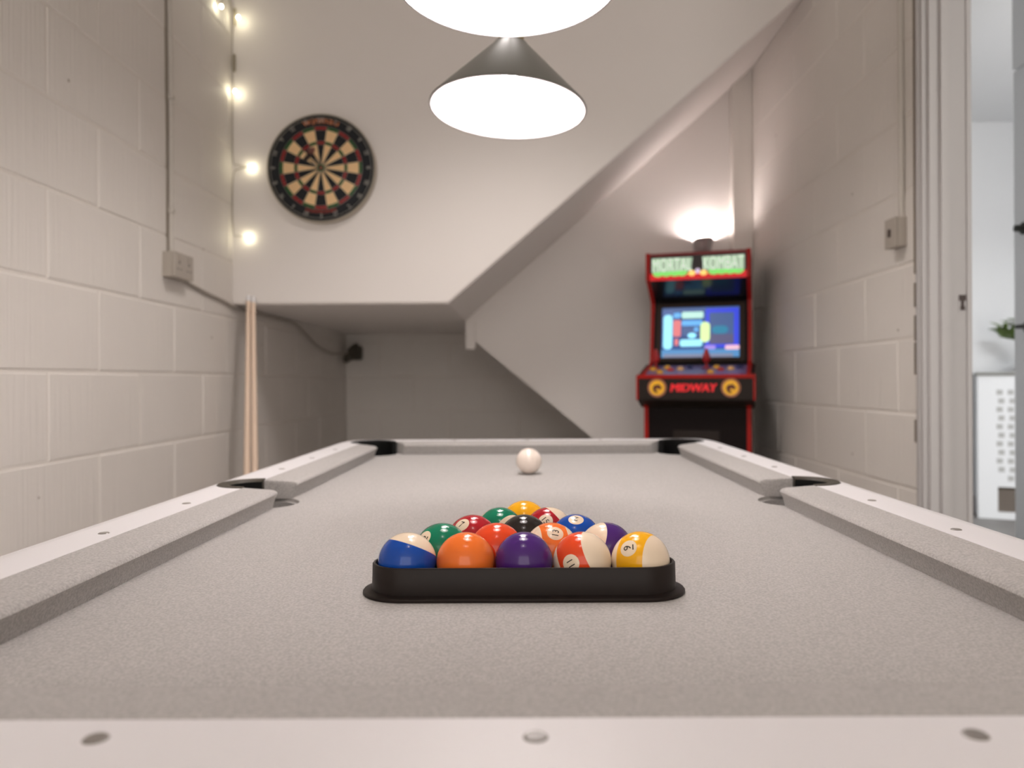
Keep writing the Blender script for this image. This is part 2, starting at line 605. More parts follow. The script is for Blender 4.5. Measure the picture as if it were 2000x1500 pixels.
def rrect(hx, hy, r, z, n=8):
    out = []
    for cx, cy, a0 in ((hx - r, hy - r, 0), (-hx + r, hy - r, 90), (-hx + r, -hy + r, 180), (hx - r, -hy + r, 270)):
        for i in range(n + 1):
            a = R(a0 + 90 * i / n)
            out.append((cx + r * math.cos(a), cy + r * math.sin(a), z))
    return out

POCK = [(sx * 0.464, 0.0, 0.062) for sx in (-1, 1)] + [(sx * 0.438, sy * (HL + 0.026), 0.064) for sx in (-1, 1) for sy in (-1, 1)]
# rail frame
bm = bmesh.new()
prof = [(0.058, ZR), (0.110, ZR), (0.114, ZR - 0.0008), (0.134, ZR - 0.005), (0.139, ZR - 0.008), (0.140, ZR - 0.013), (0.140, ZF - 0.075), (0.137, ZF - 0.08), (0.058, ZF - 0.08)]
ring_loft(bm, [rrect(XW + u, HL + u, 0.012 + max(0, u - 0.058) * 0.85, z) for u, z in prof])
rail = bmobj('rail', bm, M['rail'], table)
bpy.context.view_layer.update()
boolean_cut(rail, [cyl_cutter(x + XT, y + YT, r + 0.0005, ZF - 0.2, ZR + 0.05) for x, y, r in POCK])
shade(rail.data, 25)
# bed cloth
bm = bmesh.new()
box(bm, -XW - 0.075, XW + 0.075, -HL - 0.075, HL + 0.075, ZF - 0.03, ZF)
bed = bmobj('bed_cloth', bm, M['felt'], table)
bpy.context.view_layer.update()
cut = []
for x, y, r in POCK:
    if y == 0:
        cut.append(cyl_cutter(math.copysign(0.452, x) + XT, YT, 0.054, ZF - 0.2, ZF + 0.1))
    else:
        cut.append(cyl_cutter(x * 1.0 + XT, y + YT, 0.060, ZF - 0.2, ZF + 0.1))
boolean_cut(bed, cut)
bm = bmesh.new()
bm.from_mesh(bed.data)
es = [e for e in bm.edges if len(e.link_faces) == 2 and abs(e.verts[0].co.z - ZF) < 1e-5 and abs(e.verts[1].co.z - ZF) < 1e-5
      and abs(e.calc_face_angle(0)) > 1.2 and max(abs(e.verts[0].co.x), abs(e.verts[1].co.x)) < XW + 0.074 and max(abs(e.verts[0].co.y), abs(e.verts[1].co.y)) < HL + 0.074]
try:
    bmesh.ops.bevel(bm, geom=es, offset=0.006, segments=3, affect='EDGES')
except Exception:
    pass
bm.to_mesh(bed.data)
bm.free()
shade(bed.data, 60)
# pocket liners and cups
for x, y, r in POCK:
    side = (y == 0)
    a_out = math.atan2(y * (0.0 if side else 1), x) if side else math.atan2(math.copysign(1, y), math.copysign(1, x))
    span = R(86) if side else R(128)
    n = 24
    bm = bmesh.new()
    rings = []
    zt = ZR + 0.0012
    for i in range(n + 1):
        a = a_out - span + 2 * span * i / n
        ca, sa = math.cos(a), math.sin(a)
        ri, ro = r - (0.020 if side else 0.012), r
        rings.append([(x + q * ca, y + q * sa, z) for q, z in ((ro, ZF - 0.07), (ro, zt - 0.002), (ro - 0.002, zt), (ri + 0.003, zt - 0.0005), (ri, zt - 0.004), (ri, ZF - 0.07))])
    vr = [[bm.verts.new(p) for p in rg] for rg in rings]
    for a, b in zip(vr[:-1], vr[1:]):
        for i in range(6):
            bm.faces.new((a[i], a[(i + 1) % 6], b[(i + 1) % 6], b[i]))
    bm.faces.new(vr[0][::-1])
    bm.faces.new(vr[-1])
    for f in bm.faces:
        c_ = f.calc_center_median()
        if math.hypot(c_.x - x, c_.y - y) < r - (0.019 if side else 0.011):
            f.material_index = 1
    ln = bmobj('pocket_liner', bm, [M['liner' if side else 'liner_black'], M['liner_black']], table, smooth=40)
    bm = bmesh.new()
    lathe(bm, [(r + 0.004, ZF - 0.032), (r + 0.004, ZF - 0.12), (0, ZF - 0.13)], 24)
    for v in bm.verts:
        v.co.x += x
        v.co.y += y
    bmobj('pocket_cup', bm, M['liner_black'], table, smooth=40)

# cushions: profile (u outwards from the nose, height over the cloth)
CPROF = [(0.010, 0.0), (0.0042, 0.017), (0.0013, 0.0215), (0.0, 0.0245), (0.0010, 0.0272), (0.0042, 0.0294), (0.010, 0.0308), (0.056, 0.0338), (0.0585, 0.0335), (0.0585, 0.0)]
def cushion(kind, sgn, a0, a1, e0, e1):
    """kind 'x': runs along y on side sgn; kind 'y': runs along x at end sgn; e0/e1 = growth of the run per u at each end"""
    bm = bmesh.new()
    rings = []
    for t, dz, du in ((0.0, 0.0022, 0.003), (0.0012, 0.0008, 0.001), (0.004, 0.0, 0.0), (-0.004, 0.0, 0.0), (-0.0012, 0.0008, 0.001), (-0.0, 0.0022, 0.003)):
        ring = []
        first = len(rings) < 3
        for u, v in CPROF:
            uu = u + (du if 0 < v < 0.0309 else 0)
            vv = v - (dz if v > 0.017 else 0)
            s = (a0 - e0 * u if first else a1 + e1 * u) + t
            if kind == 'x':
                ring.append((sgn * (XW + uu), s, ZF + vv))
            else:
                ring.append((s, sgn * (HL + uu), ZF + vv))
        rings.append(ring)
    vr = [[bm.verts.new(p) for p in r] for r in rings]
    n = len(CPROF)
    for a, b in zip(vr[:-1], vr[1:]):
        for i in range(n):
            bm.faces.new((a[i], a[(i + 1) % n], b[(i + 1) % n], b[i]))
    bm.faces.new(vr[0][::-1])
    bm.faces.new(vr[-1])
    return bmobj('cushion', bm, M['felt'], table, smooth=32)
GAP = 0.053
CE = 0.072
for sg in (-1, 1):
    cushion('x', sg, GAP, HL - CE, 0.05, 0.62)
    cushion('x', sg, -HL + CE, -GAP, 0.62, 0.05)
    cushion('y', sg, -XW + 0.060, XW - 0.060, 0.62, 0.62)
# sights
bm = bmesh.new()
lathe(bm, [(0, 0.0009), (0.0050, 0.0009), (0.0062, 0.0), (0.0062, -0.004), (0, -0.004)], 20)
bmesh.ops.recalc_face_normals(bm, faces=bm.faces)
sm = bpy.data.meshes.new('sight')
bm.to_mesh(sm)
bm.free()
sm.materials.append(M['sight'])
spots = [(sx * (XW + 0.079), YN0 + 0.21375 * kk - YT) for sx in (-1, 1) for kk in (1, 2, 3, 5, 6, 7)]
spots += [(kx * 0.2125, sy * (HL + 0.079)) for sy in (-1, 1) for kx in (-1, 0, 1)]
for x, y in spots:
    o = link('sight', sm, None, table, (x, y, ZR))
# body and legs
bm = bmesh.new()
ring_loft(bm, [rrect(XW + u, HL + u, 0.05, z) for u, z in ((0.10, ZF - 0.08), (0.10, ZF - 0.27), (0.085, ZF - 0.285), (-0.05, ZF - 0.285), (-0.05, ZF - 0.08))])
bmobj('cabinet', bm, M['rail'], table, smooth=40)
for sx in (-1, 1):
    for sy in (-1, 1):
        bm = bmesh.new()
        cx, cy = sx * (XW - 0.02), sy * (HL - 0.06)
        ring_loft(bm, [[(cx + q * w, cy + p * w, z) for q, p in ((-1, -1), (1, -1), (1, 1), (-1, 1))] for w, z in ((0.075, ZF - 0.27), (0.06, 0.03), (0.07, 0.025), (0.07, 0.0))], close_u=False)
        bm.faces.new([v for v in bm.verts][-4:])
        bmobj('leg', bm, M['rail'], table)

# ================================================================== BALLS AND RACK
D = 0.0572
RB = D / 2
Y0 = 0.755
X0 = -0.0027
PITCH = D * 1.002
COL = dict(blue=srgb(14, 72, 165), orange=srgb(240, 118, 45), purple=srgb(72, 34, 112), redor=srgb(228, 74, 32), yellow=srgb(246, 178, 22),
           green=srgb(8, 120, 88), maroon=srgb(168, 26, 38), black=srgb(38, 33, 31), cream=srgb(240, 220, 194))
BM = {kk: mat('ball_' + kk, v, 0.10, spec=0.42) for kk, v in COL.items()}
BM['ink'] = mat('ball_ink', srgb(28, 22, 20), 0.2)

def sphere_mesh(name, stripe, col):
    """sphere round z; stripe balls have cream caps beyond |z| = c"""
    bm = bmesh.new()
    c = 0.48
    if stripe:
        lat = [math.acos(1 - 0.0)] if False else []
        t0 = math.asin(c)
        lats = [math.pi / 2 - (math.pi / 2 - t0) * i / 10 for i in range(10)] + [t0 - 2 * t0 * i / 10 for i in range(11)] + [-t0 - (math.pi / 2 - t0) * i / 10 for i in range(1, 11)]
    else:
        lats = [math.pi / 2 - math.pi * i / 28 for i in range(29)]
    lathe(bm, [(0 if abs(abs(a) - math.pi / 2) < 1e-6 else RB * math.cos(a), RB * math.sin(a)) for a in lats], 48)
    bmesh.ops.recalc_face_normals(bm, faces=bm.faces)
    if stripe:
        for f in bm.faces:
            f.material_index = 1 if abs(f.calc_center_median().z) > RB * c else 0
    me = bpy.data.meshes.new(name)
    bm.to_mesh(me)
    bm.free()
    me.materials.append(BM[col])
    if stripe:
        me.materials.append(BM['cream'])
    shade(me, 180)
    return me

def ball(pos, label, col, stripe=False, axis=None, num=None, disc=None, phi=0.0, bar=False):
    """axis and disc are given as seen from the camera: (right, up, towards the viewer)"""
    pos = Vector(pos)
    V = (Vector((0, 0, HC)) - pos).normalized()
    Rt = Vector((1, 0, 0))
    Rt = (Rt - V * Rt.dot(V)).normalized()
    U = V.cross(Rt)
    def world(v):
        return (Rt * v[0] + U * v[1] + V * v[2]).normalized()
    root = tag(empty('pool_ball', (pos.x, pos.y, pos.z - RB)), label, 'pool ball', 'fifteen numbered balls in the triangle rack')
    a = world(axis) if axis else Vector((0, 0, 1))
    q = Vector((0, 0, 1)).rotation_difference(a)
    body = link('ball_body', sphere_mesh('ball_body', stripe, col), None, root, (0, 0, RB))
    body.rotation_mode = 'QUATERNION'
    body.rotation_quaternion = q
    if disc is None:
        # number turned away from the viewer
        dv = world((0.2, -0.5, -0.85))
        if axis:
            dv = (dv - a * dv.dot(a)).normalized()
        phi = 0
    else:
        dv = world(disc)
        if axis:
            dv = (dv - a * dv.dot(a) * 0.8).normalized()
    up = (U * math.cos(R(phi)) - Rt * math.sin(R(phi)))
    up = (up - dv * up.dot(dv)).normalized()
    rt = up.cross(dv)
    def sph(x, y, rr):
        return (dv + rt * x + up * y).normalized() * RB * rr
    bm = bmesh.new()
    rings = [[bm.verts.new(sph(0, 0, 1.003))]]
    for i in range(1, 5):
        rad = 0.31 * i / 4
        rings.append([bm.verts.new(sph(rad * math.cos(2 * math.pi * kk / 28), rad * math.sin(2 * math.pi * kk / 28), 1.003 if i < 4 else 1.0005)) for kk in range(28)])
    for a_, b_ in zip(rings[:-1], rings[1:]):
        for kk in range(28):
            j = (kk + 1) % 28
            if len(a_) == 1:
                bm.faces.new((a_[0], b_[kk], b_[j]))
            else:
                bm.faces.new((a_[kk], b_[kk], b_[j], a_[j]))
    dk = bmobj('number_disc', bm, BM['cream'], root, (0, 0, RB), smooth=180)
    if num:
        vs, fs = text_mesh(num, 0.39 if len(num) == 1 else 0.34)
        bm = bmesh.new()
        nv = [bm.verts.new(sph(v.x, v.y + (0.03 if bar else 0), 1.011)) for v in vs]
        for f in fs:
            try:
                bm.faces.new([nv[i] for i in f])
            except ValueError:
                pass
        if bar:
            q = [(-0.10, -0.15), (0.10, -0.15), (0.10, -0.19), (-0.10, -0.19)]
            bm.faces.new([bm.verts.new(sph(x, y, 1.009)) for x, y in q])
        # fatten the strokes a little
        bmobj('number', bm, BM['ink'], dk)
    return root

def bpos(row, i):
    """row 0 = nearest row of five"""
    n = 5 - row
    return (X0 + (i - (n - 1) / 2) * PITCH, Y0 + row * PITCH * math.sqrt(3) / 2, ZF + RB)

ball(bpos(0, 0), 'blue striped ball with cream cap on top, left corner of the front row', 'blue', True, (.33, .94, -.1), '10')
ball(bpos(0, 1), 'plain bright orange ball in the front row beside the blue striped ball', 'orange', num='5')
ball(bpos(0, 2), 'plain purple ball at the middle of the front row', 'purple', num='4')
ball(bpos(0, 3), 'red-orange striped ball with large cream cap, right of the plain purple ball', 'redor', True, (.86, .37, .35), '11', (-.49, -.12, .86), -62)
ball(bpos(0, 4), 'yellow striped ball number 9 at the right corner of the rack', 'yellow', True, (.9, -.05, .43), '9', (-.48, .43, .765), 90, True)
ball(bpos(1, 0), 'plain green ball number 6 at the left end of the second row', 'green', num='6', disc=(-.66, .45, .60), phi=60, bar=True)
ball(bpos(1, 1), 'plain red-orange ball behind the orange and purple balls', 'redor', num='3')
ball(bpos(1, 2), 'orange striped ball showing number 13 sideways', 'orange', True, (-.97, -.02, .2), '13', (.18, .61, .77), 82)
ball(bpos(1, 3), 'purple and cream striped ball behind the yellow striped ball', 'purple', True, (-.85, .35, .4), '12')
ball(bpos(2, 0), 'dark red ball number 7 at the left of the middle row', 'maroon', num='7', disc=(-.42, .61, .67), phi=-14)
ball(bpos(2, 1), 'plain black ball at the centre of the rack', 'black', num='8')
ball(bpos(2, 2), 'blue ball with its number circle on top, right of the black ball', 'blue', num='2', disc=(.03, .80, .60), phi=170)
ball(bpos(3, 0), 'green striped ball behind the black ball, left of the dark red striped ball', 'green', True, (.66, -.33, .66), '14')
ball(bpos(3, 1), 'dark red striped ball showing number 15, near the back of the rack', 'maroon', True, (.75, .62, -.2), '15', (-.12, .43, .895), -48)
ball(bpos(4, 0), 'plain yellow ball at the far tip of the rack', 'yellow', num='1')

# cue ball
cb = tag(empty('cue_ball', (0.006, 1.70, ZF)), 'plain white cue ball standing alone on the grey cloth behind the rack', 'cue ball')
BM['cue'] = mat('ball_cue', srgb(240, 226, 214), 0.12, coat=0.5)
COL['cue'] = (0, 0, 0, 0)
link('ball_body', sphere_mesh('ball_body', False, 'cue'), None, cb, (0, 0, RB))

# triangle rack
rack = tag(empty('triangle_rack', (X0, Y0, ZF)), 'black plastic triangle rack holding the coloured balls', 'ball rack')
tri = [(-2 * PITCH, 0), (2 * PITCH, 0), (0, 4 * PITCH * math.sqrt(3) / 2)]
def tri_ring(r, z, n=10):
    out = []
    for (cx, cy), a0 in zip(tri, (150, 270, 30)):
        for i in range(n + 1):
            a = R(a0 + 120 * i / n)
            out.append((cx + r * math.cos(a), cy + r * math.sin(a), z))
    return out
ri = RB + 0.0014
bm = bmesh.new()
ring_loft(bm, [tri_ring(r, z) for r, z in ((ri, 0.0005), (ri, 0.0285), (ri + 0.0008, 0.0299), (ri + 0.0026, 0.0299), (ri + 0.0036, 0.0287), (ri + 0.0042, 0.0045), (ri + 0.0042, 0.0005))])
bmobj('rack_wall', bm, M['rack'], rack, smooth=40)
bm = bmesh.new()
ring_loft(bm, [tri_ring(r, z) for r, z in ((ri + 0.003, 0.0), (ri + 0.003, 0.0048), (ri + 0.010, 0.0040), (ri + 0.0122, 0.0034), (ri + 0.0130, 0.0022), (ri + 0.0126, 0.0))])
bmobj('flange', bm, M['rack'], rack, smooth=40)

# ================================================================== PENDANT LAMPS
def pendant(x, y, z, tilt, roll, label, glow='bulb'):
    """z: height of the rim centre; tilt lifts the near edge"""
    root = tag(empty('pendant_lamp', (x, y, z), (R(-tilt), R(roll), 0)), label, 'pendant lamp', 'lamps hung over the pool table')
    bm = bmesh.new()
    lathe(bm, [(0.150, 0.0), (0.1512, 0.001), (0.1505, 0.003), (0.036, 0.123), (0.033, 0.1275), (0.012, 0.129), (0.012, 0.1275), (0.0325, 0.1262), (0.0352, 0.122), (0.1492, 0.002)], 64, closed=True)
    bmobj('shade', bm, M['shade'], root, smooth=50)
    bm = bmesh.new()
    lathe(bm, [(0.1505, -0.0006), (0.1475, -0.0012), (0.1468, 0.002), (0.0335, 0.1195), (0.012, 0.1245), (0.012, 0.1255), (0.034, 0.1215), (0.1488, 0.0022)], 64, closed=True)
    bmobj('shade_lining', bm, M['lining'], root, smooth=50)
    bm = bmesh.new()
    lathe(bm, [(0, 0.150), (0.020, 0.150), (0.025, 0.142), (0.026, 0.129), (0.012, 0.129), (0.012, 0.108), (0.016, 0.108), (0.016, 0.094), (0, 0.094)], 28)
    bmobj('collar', bm, M['brass'], root, smooth=40)
    bm = bmesh.new()
    lathe(bm, [(0, -0.026), (0.012, -0.0235), (0.023, -0.014), (0.0275, 0.0), (0.025, 0.015), (0.016, 0.045), (0.0125, 0.095), (0, 0.095)], 24)
    bmobj('bulb', bm, M[glow], root, smooth=60)
    inv = root.rotation_euler.to_matrix().inverted()
    top = inv @ Vector((0, 0, ZC - z - 0.16))
    bm = bmesh.new()
    tube(bm, [(0, 0, 0.148), (0, 0, 0.17), top + Vector((0, 0, 0.1))], 0.0035, 8)
    bmobj('cord', bm, M['cord'], root, smooth=60)
    return root
pendant(-0.032, 1.475, HC + 0.5215, 3.0, 2.6, 'grey conical metal pendant lamp seen whole, with glowing white inside')
pendant(-0.022, 0.996, HC + 0.5215, 3.0, 0.0, 'nearer pendant lamp cut by the top of the picture, only its white rim showing', 'bulb_mid')
pendant(-0.022, 0.540, HC + 0.56, 0.0, 0.0, 'third pendant lamp of the row, above the camera, seen only as highlights on the balls', 'bulb_dim')

# ================================================================== DARTBOARD
DBX, DBZ, RBD = -0.842, HC + 0.883, 0.2255
board = tag(empty('dartboard', (DBX, YD, DBZ)), 'round dartboard with red and green rings on the white stair wall', 'dartboard')
DM = dict(black=mat('sisal_black', (0.008, 0.010, 0.013, 1), 0.8), cream=mat('sisal_cream', srgb(238, 202, 152), 0.8),
          red=mat('sisal_red', srgb(140, 8, 18), 0.8), green=mat('sisal_green', srgb(22, 78, 26), 0.8),
          wire=mat('board_wire', (0.42, 0.40, 0.37, 1), 0.35, 0.8), edge=mat('board_edge', (0.42, 0.37, 0.30, 1), 0.7),
          ink=mat('board_lettering', srgb(226, 140, 96), 0.6), ink2=mat('board_lettering_red', srgb(176, 60, 40), 0.6))
T = 0.036
FY = -T
bm = bmesh.new()
lathe(bm, [(0, 0.001), (RBD, 0.001), (RBD, T - 0.004), (RBD - 0.006, T - 0.001), (RBD - 0.006, T - 0.004), (0, T - 0.004)], 72)
for v in bm.verts:
    v.co = Vector((v.co.x, -v.co.z, v.co.y))
bmobj('backing', bm, DM['edge'], board, smooth=40)
bm = bmesh.new()
lathe(bm, [(0.170, T - 0.004), (0.170, T), (RBD - 0.006, T), (RBD - 0.006, T - 0.004)], 72)
for v in bm.verts:
    v.co = Vector((v.co.x, -v.co.z, v.co.y))
bmobj('number_field', bm, DM['black'], board, smooth=40)
def sector_mesh(name, r0, r1, a0, a1, material, n=3):
    bm = bmesh.new()
    rings = []
    for i in range(n + 1):
        a = a0 + (a1 - a0) * i / n
        c, s = math.sin(a), math.cos(a)
        rings.append([(r0 * c, -(T - 0.006), r0 * s), (r0 * c, -T, r0 * s), (r1 * c, -T, r1 * s), (r1 * c, -(T - 0.006), r1 * s)])
    vr = [[bm.verts.new(p) for p in rg] for rg in rings]
    for a, b in zip(vr[:-1], vr[1:]):
        for i in range(4):
            bm.faces.new((a[i], a[(i + 1) % 4], b[(i + 1) % 4], b[i]))
    bm.faces.new(vr[0][::-1])
    bm.faces.new(vr[-1])
    bmesh.ops.recalc_face_normals(bm, faces=bm.faces)
    me = bpy.data.meshes.new(name)
    bm.to_mesh(me)
    bm.free()
    me.materials.append(material)
    return me
HALF = R(9)
for dark in (0, 1):
    spec = [(0.0162, 0.097, 'cream' if dark else 'black'), (0.097, 0.110, 'green' if dark else 'red'), (0.110, 0.157, 'cream' if dark else 'black'), (0.157, 0.1705, 'green' if dark else 'red')]
    for r0, r1, cname in spec:
        me = sector_mesh('segment', r0, r1, -HALF, HALF, DM[cname])
        for kk in range(dark, 20, 2):
            link('segment', me, None, board, rot=(0, R(18 * kk), 0))
bm = bmesh.new()
lathe(bm, [(0.0068, T - 0.004), (0.0068, T), (0.0162, T), (0.0162, T - 0.004)], 24)
for v in bm.verts:
    v.co = Vector((v.co.x, -v.co.z, v.co.y))
bmobj('outer_bull', bm, DM['green'], board)
bm = bmesh.new()
lathe(bm, [(0, T), (0.0068, T), (0.0068, T - 0.004)], 20)
for v in bm.verts:
    v.co = Vector((v.co.x, -v.co.z, v.co.y))
bmobj('bullseye', bm, DM['red'], board)
bm = bmesh.new()
for rr in (0.0068, 0.0162, 0.097, 0.110, 0.157, 0.1705):
    pts = [(rr * math.cos(2 * math.pi * i / 60), -T - 0.0006, rr * math.sin(2 * math.pi * i / 60)) for i in range(61)]
    tube(bm, pts, 0.0006, 4, False)
for kk in range(20):
    a = R(18 * kk + 9)
    tube(bm, [(0.0162 * math.sin(a), -T - 0.0006, 0.0162 * math.cos(a)), (0.1705 * math.sin(a), -T - 0.0006, 0.1705 * math.cos(a))], 0.0006, 4)
bmobj('spider_wire', bm, DM['wire'], board)
bm = bmesh.new()
rr = 0.2085
tube(bm, [(rr * math.cos(2 * math.pi * i / 72), -T - 0.001, rr * math.sin(2 * math.pi * i / 72)) for i in range(73)], 0.0009, 5, False)
nr = bmobj('number_ring', bm, DM['wire'], board)
SEQ = [20, 1, 18, 4, 13, 6, 10, 15, 2, 17, 3, 19, 7, 16, 8, 11, 14, 9, 12, 5]
def arc_text(body, r, a_mid, size, material, name, parent, inward=False, width=None, lift=0.0006):
    """letters standing on a circle of radius r in the board's face"""
    adv = []
    for ch in body:
        vs, fs = text_mesh(ch, size) if ch != ' ' else ([], [])
        adv.append(((max(v.x for v in vs) - min(v.x for v in vs)) if vs else size * 0.4) + size * 0.12)
    tot = sum(adv)
    k_ = (width / tot) if width else 1.0
    s = -tot / 2
    bm = bmesh.new()
    for ch, w in zip(body, adv):
        c = (s + w / 2) * k_
        s += w
        if ch == ' ':
            continue
        vs, fs = text_mesh(ch, size)
        ang = a_mid + (c / r if not inward else -c / r)
        er = Vector((math.sin(ang), 0, math.cos(ang)))
        et = Vector((math.cos(ang), 0, -math.sin(ang)))
        if inward:
            ur, ut = -er, -et
        else:
            ur, ut = er, et
        base = er * r
        nv = [bm.verts.new(base + ut * v.x * k_ + ur * v.y + Vector((0, -T - lift, 0))) for v in vs]
        for f in fs:
            try:
                bm.faces.new([nv[i] for i in f])
            except ValueError:
                pass
    me = bpy.data.meshes.new(name)
    bm.to_mesh(me)
    bm.free()
    return link(name, me, material, parent)
for kk, nmb in enumerate(SEQ):
    ang = R(18 * kk)
    arc_text(str(nmb), 0.198, ang, 0.026, DM['wire'], 'wire_number', nr, inward=(5 < kk < 15), lift=0.0012)
arc_text('winmau', 0.193, 0.0, 0.040, DM['ink'], 'lettering', board, width=0.155)
arc_text('DIAMOND', 0.181, math.pi, 0.019, DM['ink2'], 'lettering', board, inward=True, width=0.130)
# darts stuck near the bull
def dart(px, pz, dirv, label, fl):
    d = Vector(dirv).normalized()
    root = tag(empty('dart', (DBX + px, YD - T, DBZ + pz)), label, 'dart', 'darts stuck in the dartboard')
    root.rotation_mode = 'QUATERNION'
    root.rotation_quaternion = Vector((0, 0, 1)).rotation_difference(d)
    def pp(name, prof, m):
        bm = bmesh.new()
        lathe(bm, prof, 10)
        bmobj(name, bm, m, root, smooth=40)
    pp('point', [(0, -0.006), (0.0009, 0.002), (0.0011, 0.03), (0, 0.03)], DM['wire'])
    pp('barrel', [(0.0015, 0.029), (0.0032, 0.034), (0.0032, 0.075), (0.0024, 0.08), (0, 0.08)], DM['wire'])
    pp('shaft', [(0, 0.08), (0.0022, 0.08), (0.0020, 0.12), (0, 0.12)], DM['black'])
    for q in range(4):
        a = R(45 + 90 * q)
        c, s = math.cos(a), math.sin(a)
        bm = bmesh.new()
        poly = [(0.001, 0.115), (0.018, 0.125), (0.019, 0.145), (0.014, 0.155), (0.001, 0.155)]
        nx, ny = -s * 0.0003, c * 0.0003
        A = [bm.verts.new((r_ * c + nx, r_ * s + ny, z_)) for r_, z_ in poly]
        B = [bm.verts.new((r_ * c - nx, r_ * s - ny, z_)) for r_, z_ in poly]
        bm.faces.new(A)
        bm.faces.new(B[::-1])
        for i in range(5):
            bm.faces.new((A[i], A[(i + 1) % 5], B[(i + 1) % 5], B[i]))
        bmobj('flight', bm, fl, root)
FL = mat('dart_flight', srgb(150, 96, 90), 0.5)
FK = mat('dart_flight_dark', srgb(34, 24, 34), 0.5)
dart(0.002, 0.006, (-0.03, -1, 0.16), 'dart with dull pink flight stuck just above the bullseye', FL)
dart(-0.010, -0.002, (-0.05, -1, 0.05), 'dart with dark flight stuck left of the bullseye', FK)

# ================================================================== CUE STICKS
def cue(bx, by, tx, ty, tz, label):
    b, t = Vector((bx, by, 0.0)), Vector((tx, ty, tz))
    root = tag(empty('cue_stick', b), label, 'cue stick', 'cue sticks leaning in the corner')
    root.rotation_mode = 'QUATERNION'
    root.rotation_quaternion = Vector((0, 0, 1)).rotation_difference((t - b).normalized())
    Ln = (t - b).length
    def pp(name, prof, m):
        bm = bmesh.new()
        lathe(bm, prof, 16)
        bmobj(name, bm, m, root, smooth=40)
    pp('butt', [(0, 0.0), (0.013, 0.0), (0.0145, 0.004), (0.0140, 0.36), (0, 0.36)], M['dark_cable'])
    pp('shaft', [(0, 0.36), (0.0140, 0.36), (0.0120, 0.7), (0.0085, Ln - 0.028), (0, Ln - 0.028)], M['ash'])
    pp('ferrule', [(0, Ln - 0.028), (0.0084, Ln - 0.028), (0.0078, Ln - 0.005), (0, Ln - 0.005)], M['ferrule'])
    pp('tip', [(0, Ln - 0.005), (0.0077, Ln - 0.005), (0.0070, Ln - 0.001), (0, Ln)], M['ferrule'])
cue(-1.048, 2.86, -1.152, 3.194, HC + 0.362, 'pale wooden cue stick leaning against the stair wall, left one of the pair')
cue(-1.008, 2.865, -1.132, 3.194, HC + 0.356, 'pale wooden cue stick leaning against the stair wall, right one of the pair')

# ================================================================== LEFT WALL FITTINGS
cd = tag(empty('wall_conduit', (XL, 2.63, HC + 0.42)), 'thin painted conduit running up the left block wall above the socket', 'conduit')
bm = bmesh.new()
tube(bm, [(0.009, 0.0, 0.0), (0.009, 0.004, 0.5), (0.009, -0.004, 0.9), (0.009, 0.0, ZC - HC - 0.42)], 0.0085, 10)
bmobj('pipe', bm, M['conduit'], cd, smooth=60)
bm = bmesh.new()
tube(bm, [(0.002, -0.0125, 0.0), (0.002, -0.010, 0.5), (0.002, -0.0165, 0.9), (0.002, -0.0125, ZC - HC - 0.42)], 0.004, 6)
bmobj('edge_shadow', bm, M['gap_shadow'], cd)  # dark strip in place of the shadow along the pipe
for zz in (0.16, 0.55, 0.95):
    boxobj('clip', -0.001, 0.02, -0.012, 0.012, zz, zz + 0.014, M['conduit'], cd, 0.002)

so = tag(empty('wall_socket', (XL, 2.655, HC + 0.40)), 'cream double wall socket box at the foot of the left conduit', 'socket')
boxobj('back_box', 0.0, 0.034, -0.073, 0.073, -0.043, 0.043, M['socket'], so, 0.006)
fp = boxobj('face_plate', 0.034, 0.044, -0.073, 0.073, -0.043, 0.043, M['socket'], so, 0.003)
for s in (-1, 1):
    bm = bmesh.new()
    cy = s * 0.036
    box(bm, 0.0435, 0.0447, cy - 0.003, cy + 0.003, 0.004, 0.014)
    box(bm, 0.0435, 0.0447, cy - 0.015, cy - 0.009, -0.016, -0.011)
    box(bm, 0.0435, 0.0447, cy + 0.009, cy + 0.015, -0.016, -0.011)
    bmobj('pin_holes', bm, M['slot'], fp)
    boxobj('rocker_switch', 0.0435, 0.047, cy - 0.006, cy + 0.006, 0.018, 0.034, M['socket'], fp, 0.001)

bm = bmesh.new()
pts = smooth_path([(XL + 0.012, 2.72, HC + 0.362), (XL + 0.008, 2.9, HC + 0.343), (XL + 0.008, 3.10, HC + 0.326), (XL + 0.012, 3.22, HC + 0.312), (XL + 0.012, 3.6, HC + 0.308), (XL + 0.014, 4.0, HC + 0.306),
                   (XL + 0.02, 4.2, HC + 0.262), (XL + 0.02, 4.45, HC + 0.205), (XL + 0.03, 4.75, HC + 0.176), (XL + 0.06, 5.0, HC + 0.19)], 6)
tube(bm, pts, 0.0065, 8)
tag(bmobj('surface_cable', bm, M['cable'], None, smooth=60), 'painted cable running from the wall socket along the wall into the low alcove', 'cable')
coil = tag(empty('cable_coil', (XL + 0.075, 5.10, HC + 0.19)), 'dark bundle of coiled cable in the back corner of the low alcove', 'cable coil')
for i, (rr, dx, tl) in enumerate(((0.062, 0.0, 0.2), (0.050, 0.012, -0.3), (0.070, -0.008, 0.45), (0.042, 0.02, 0.1))):
    bm = bmesh.new()
    pts = []
    for q in range(33):
        a = 2 * math.pi * q / 32
        pts.append((dx + rr * 0.55 * math.sin(a + tl), -0.02 + rr * math.cos(a) * 0.55, rr * math.sin(a) * 0.8))
    tube(bm, pts, 0.009, 8, False)
    bmobj('loop', bm, M['dark_cable'], coil, smooth=60)
bm = bmesh.new()
box(bm, -0.03, 0.05, 0.03, 0.08, -0.045, 0.05)
bmesh.ops.bevel(bm, geom=list(bm.edges), offset=0.008, segments=2, affect='EDGES')
bmobj('plug_block', bm, M['dark_cable'], coil, smooth=40)

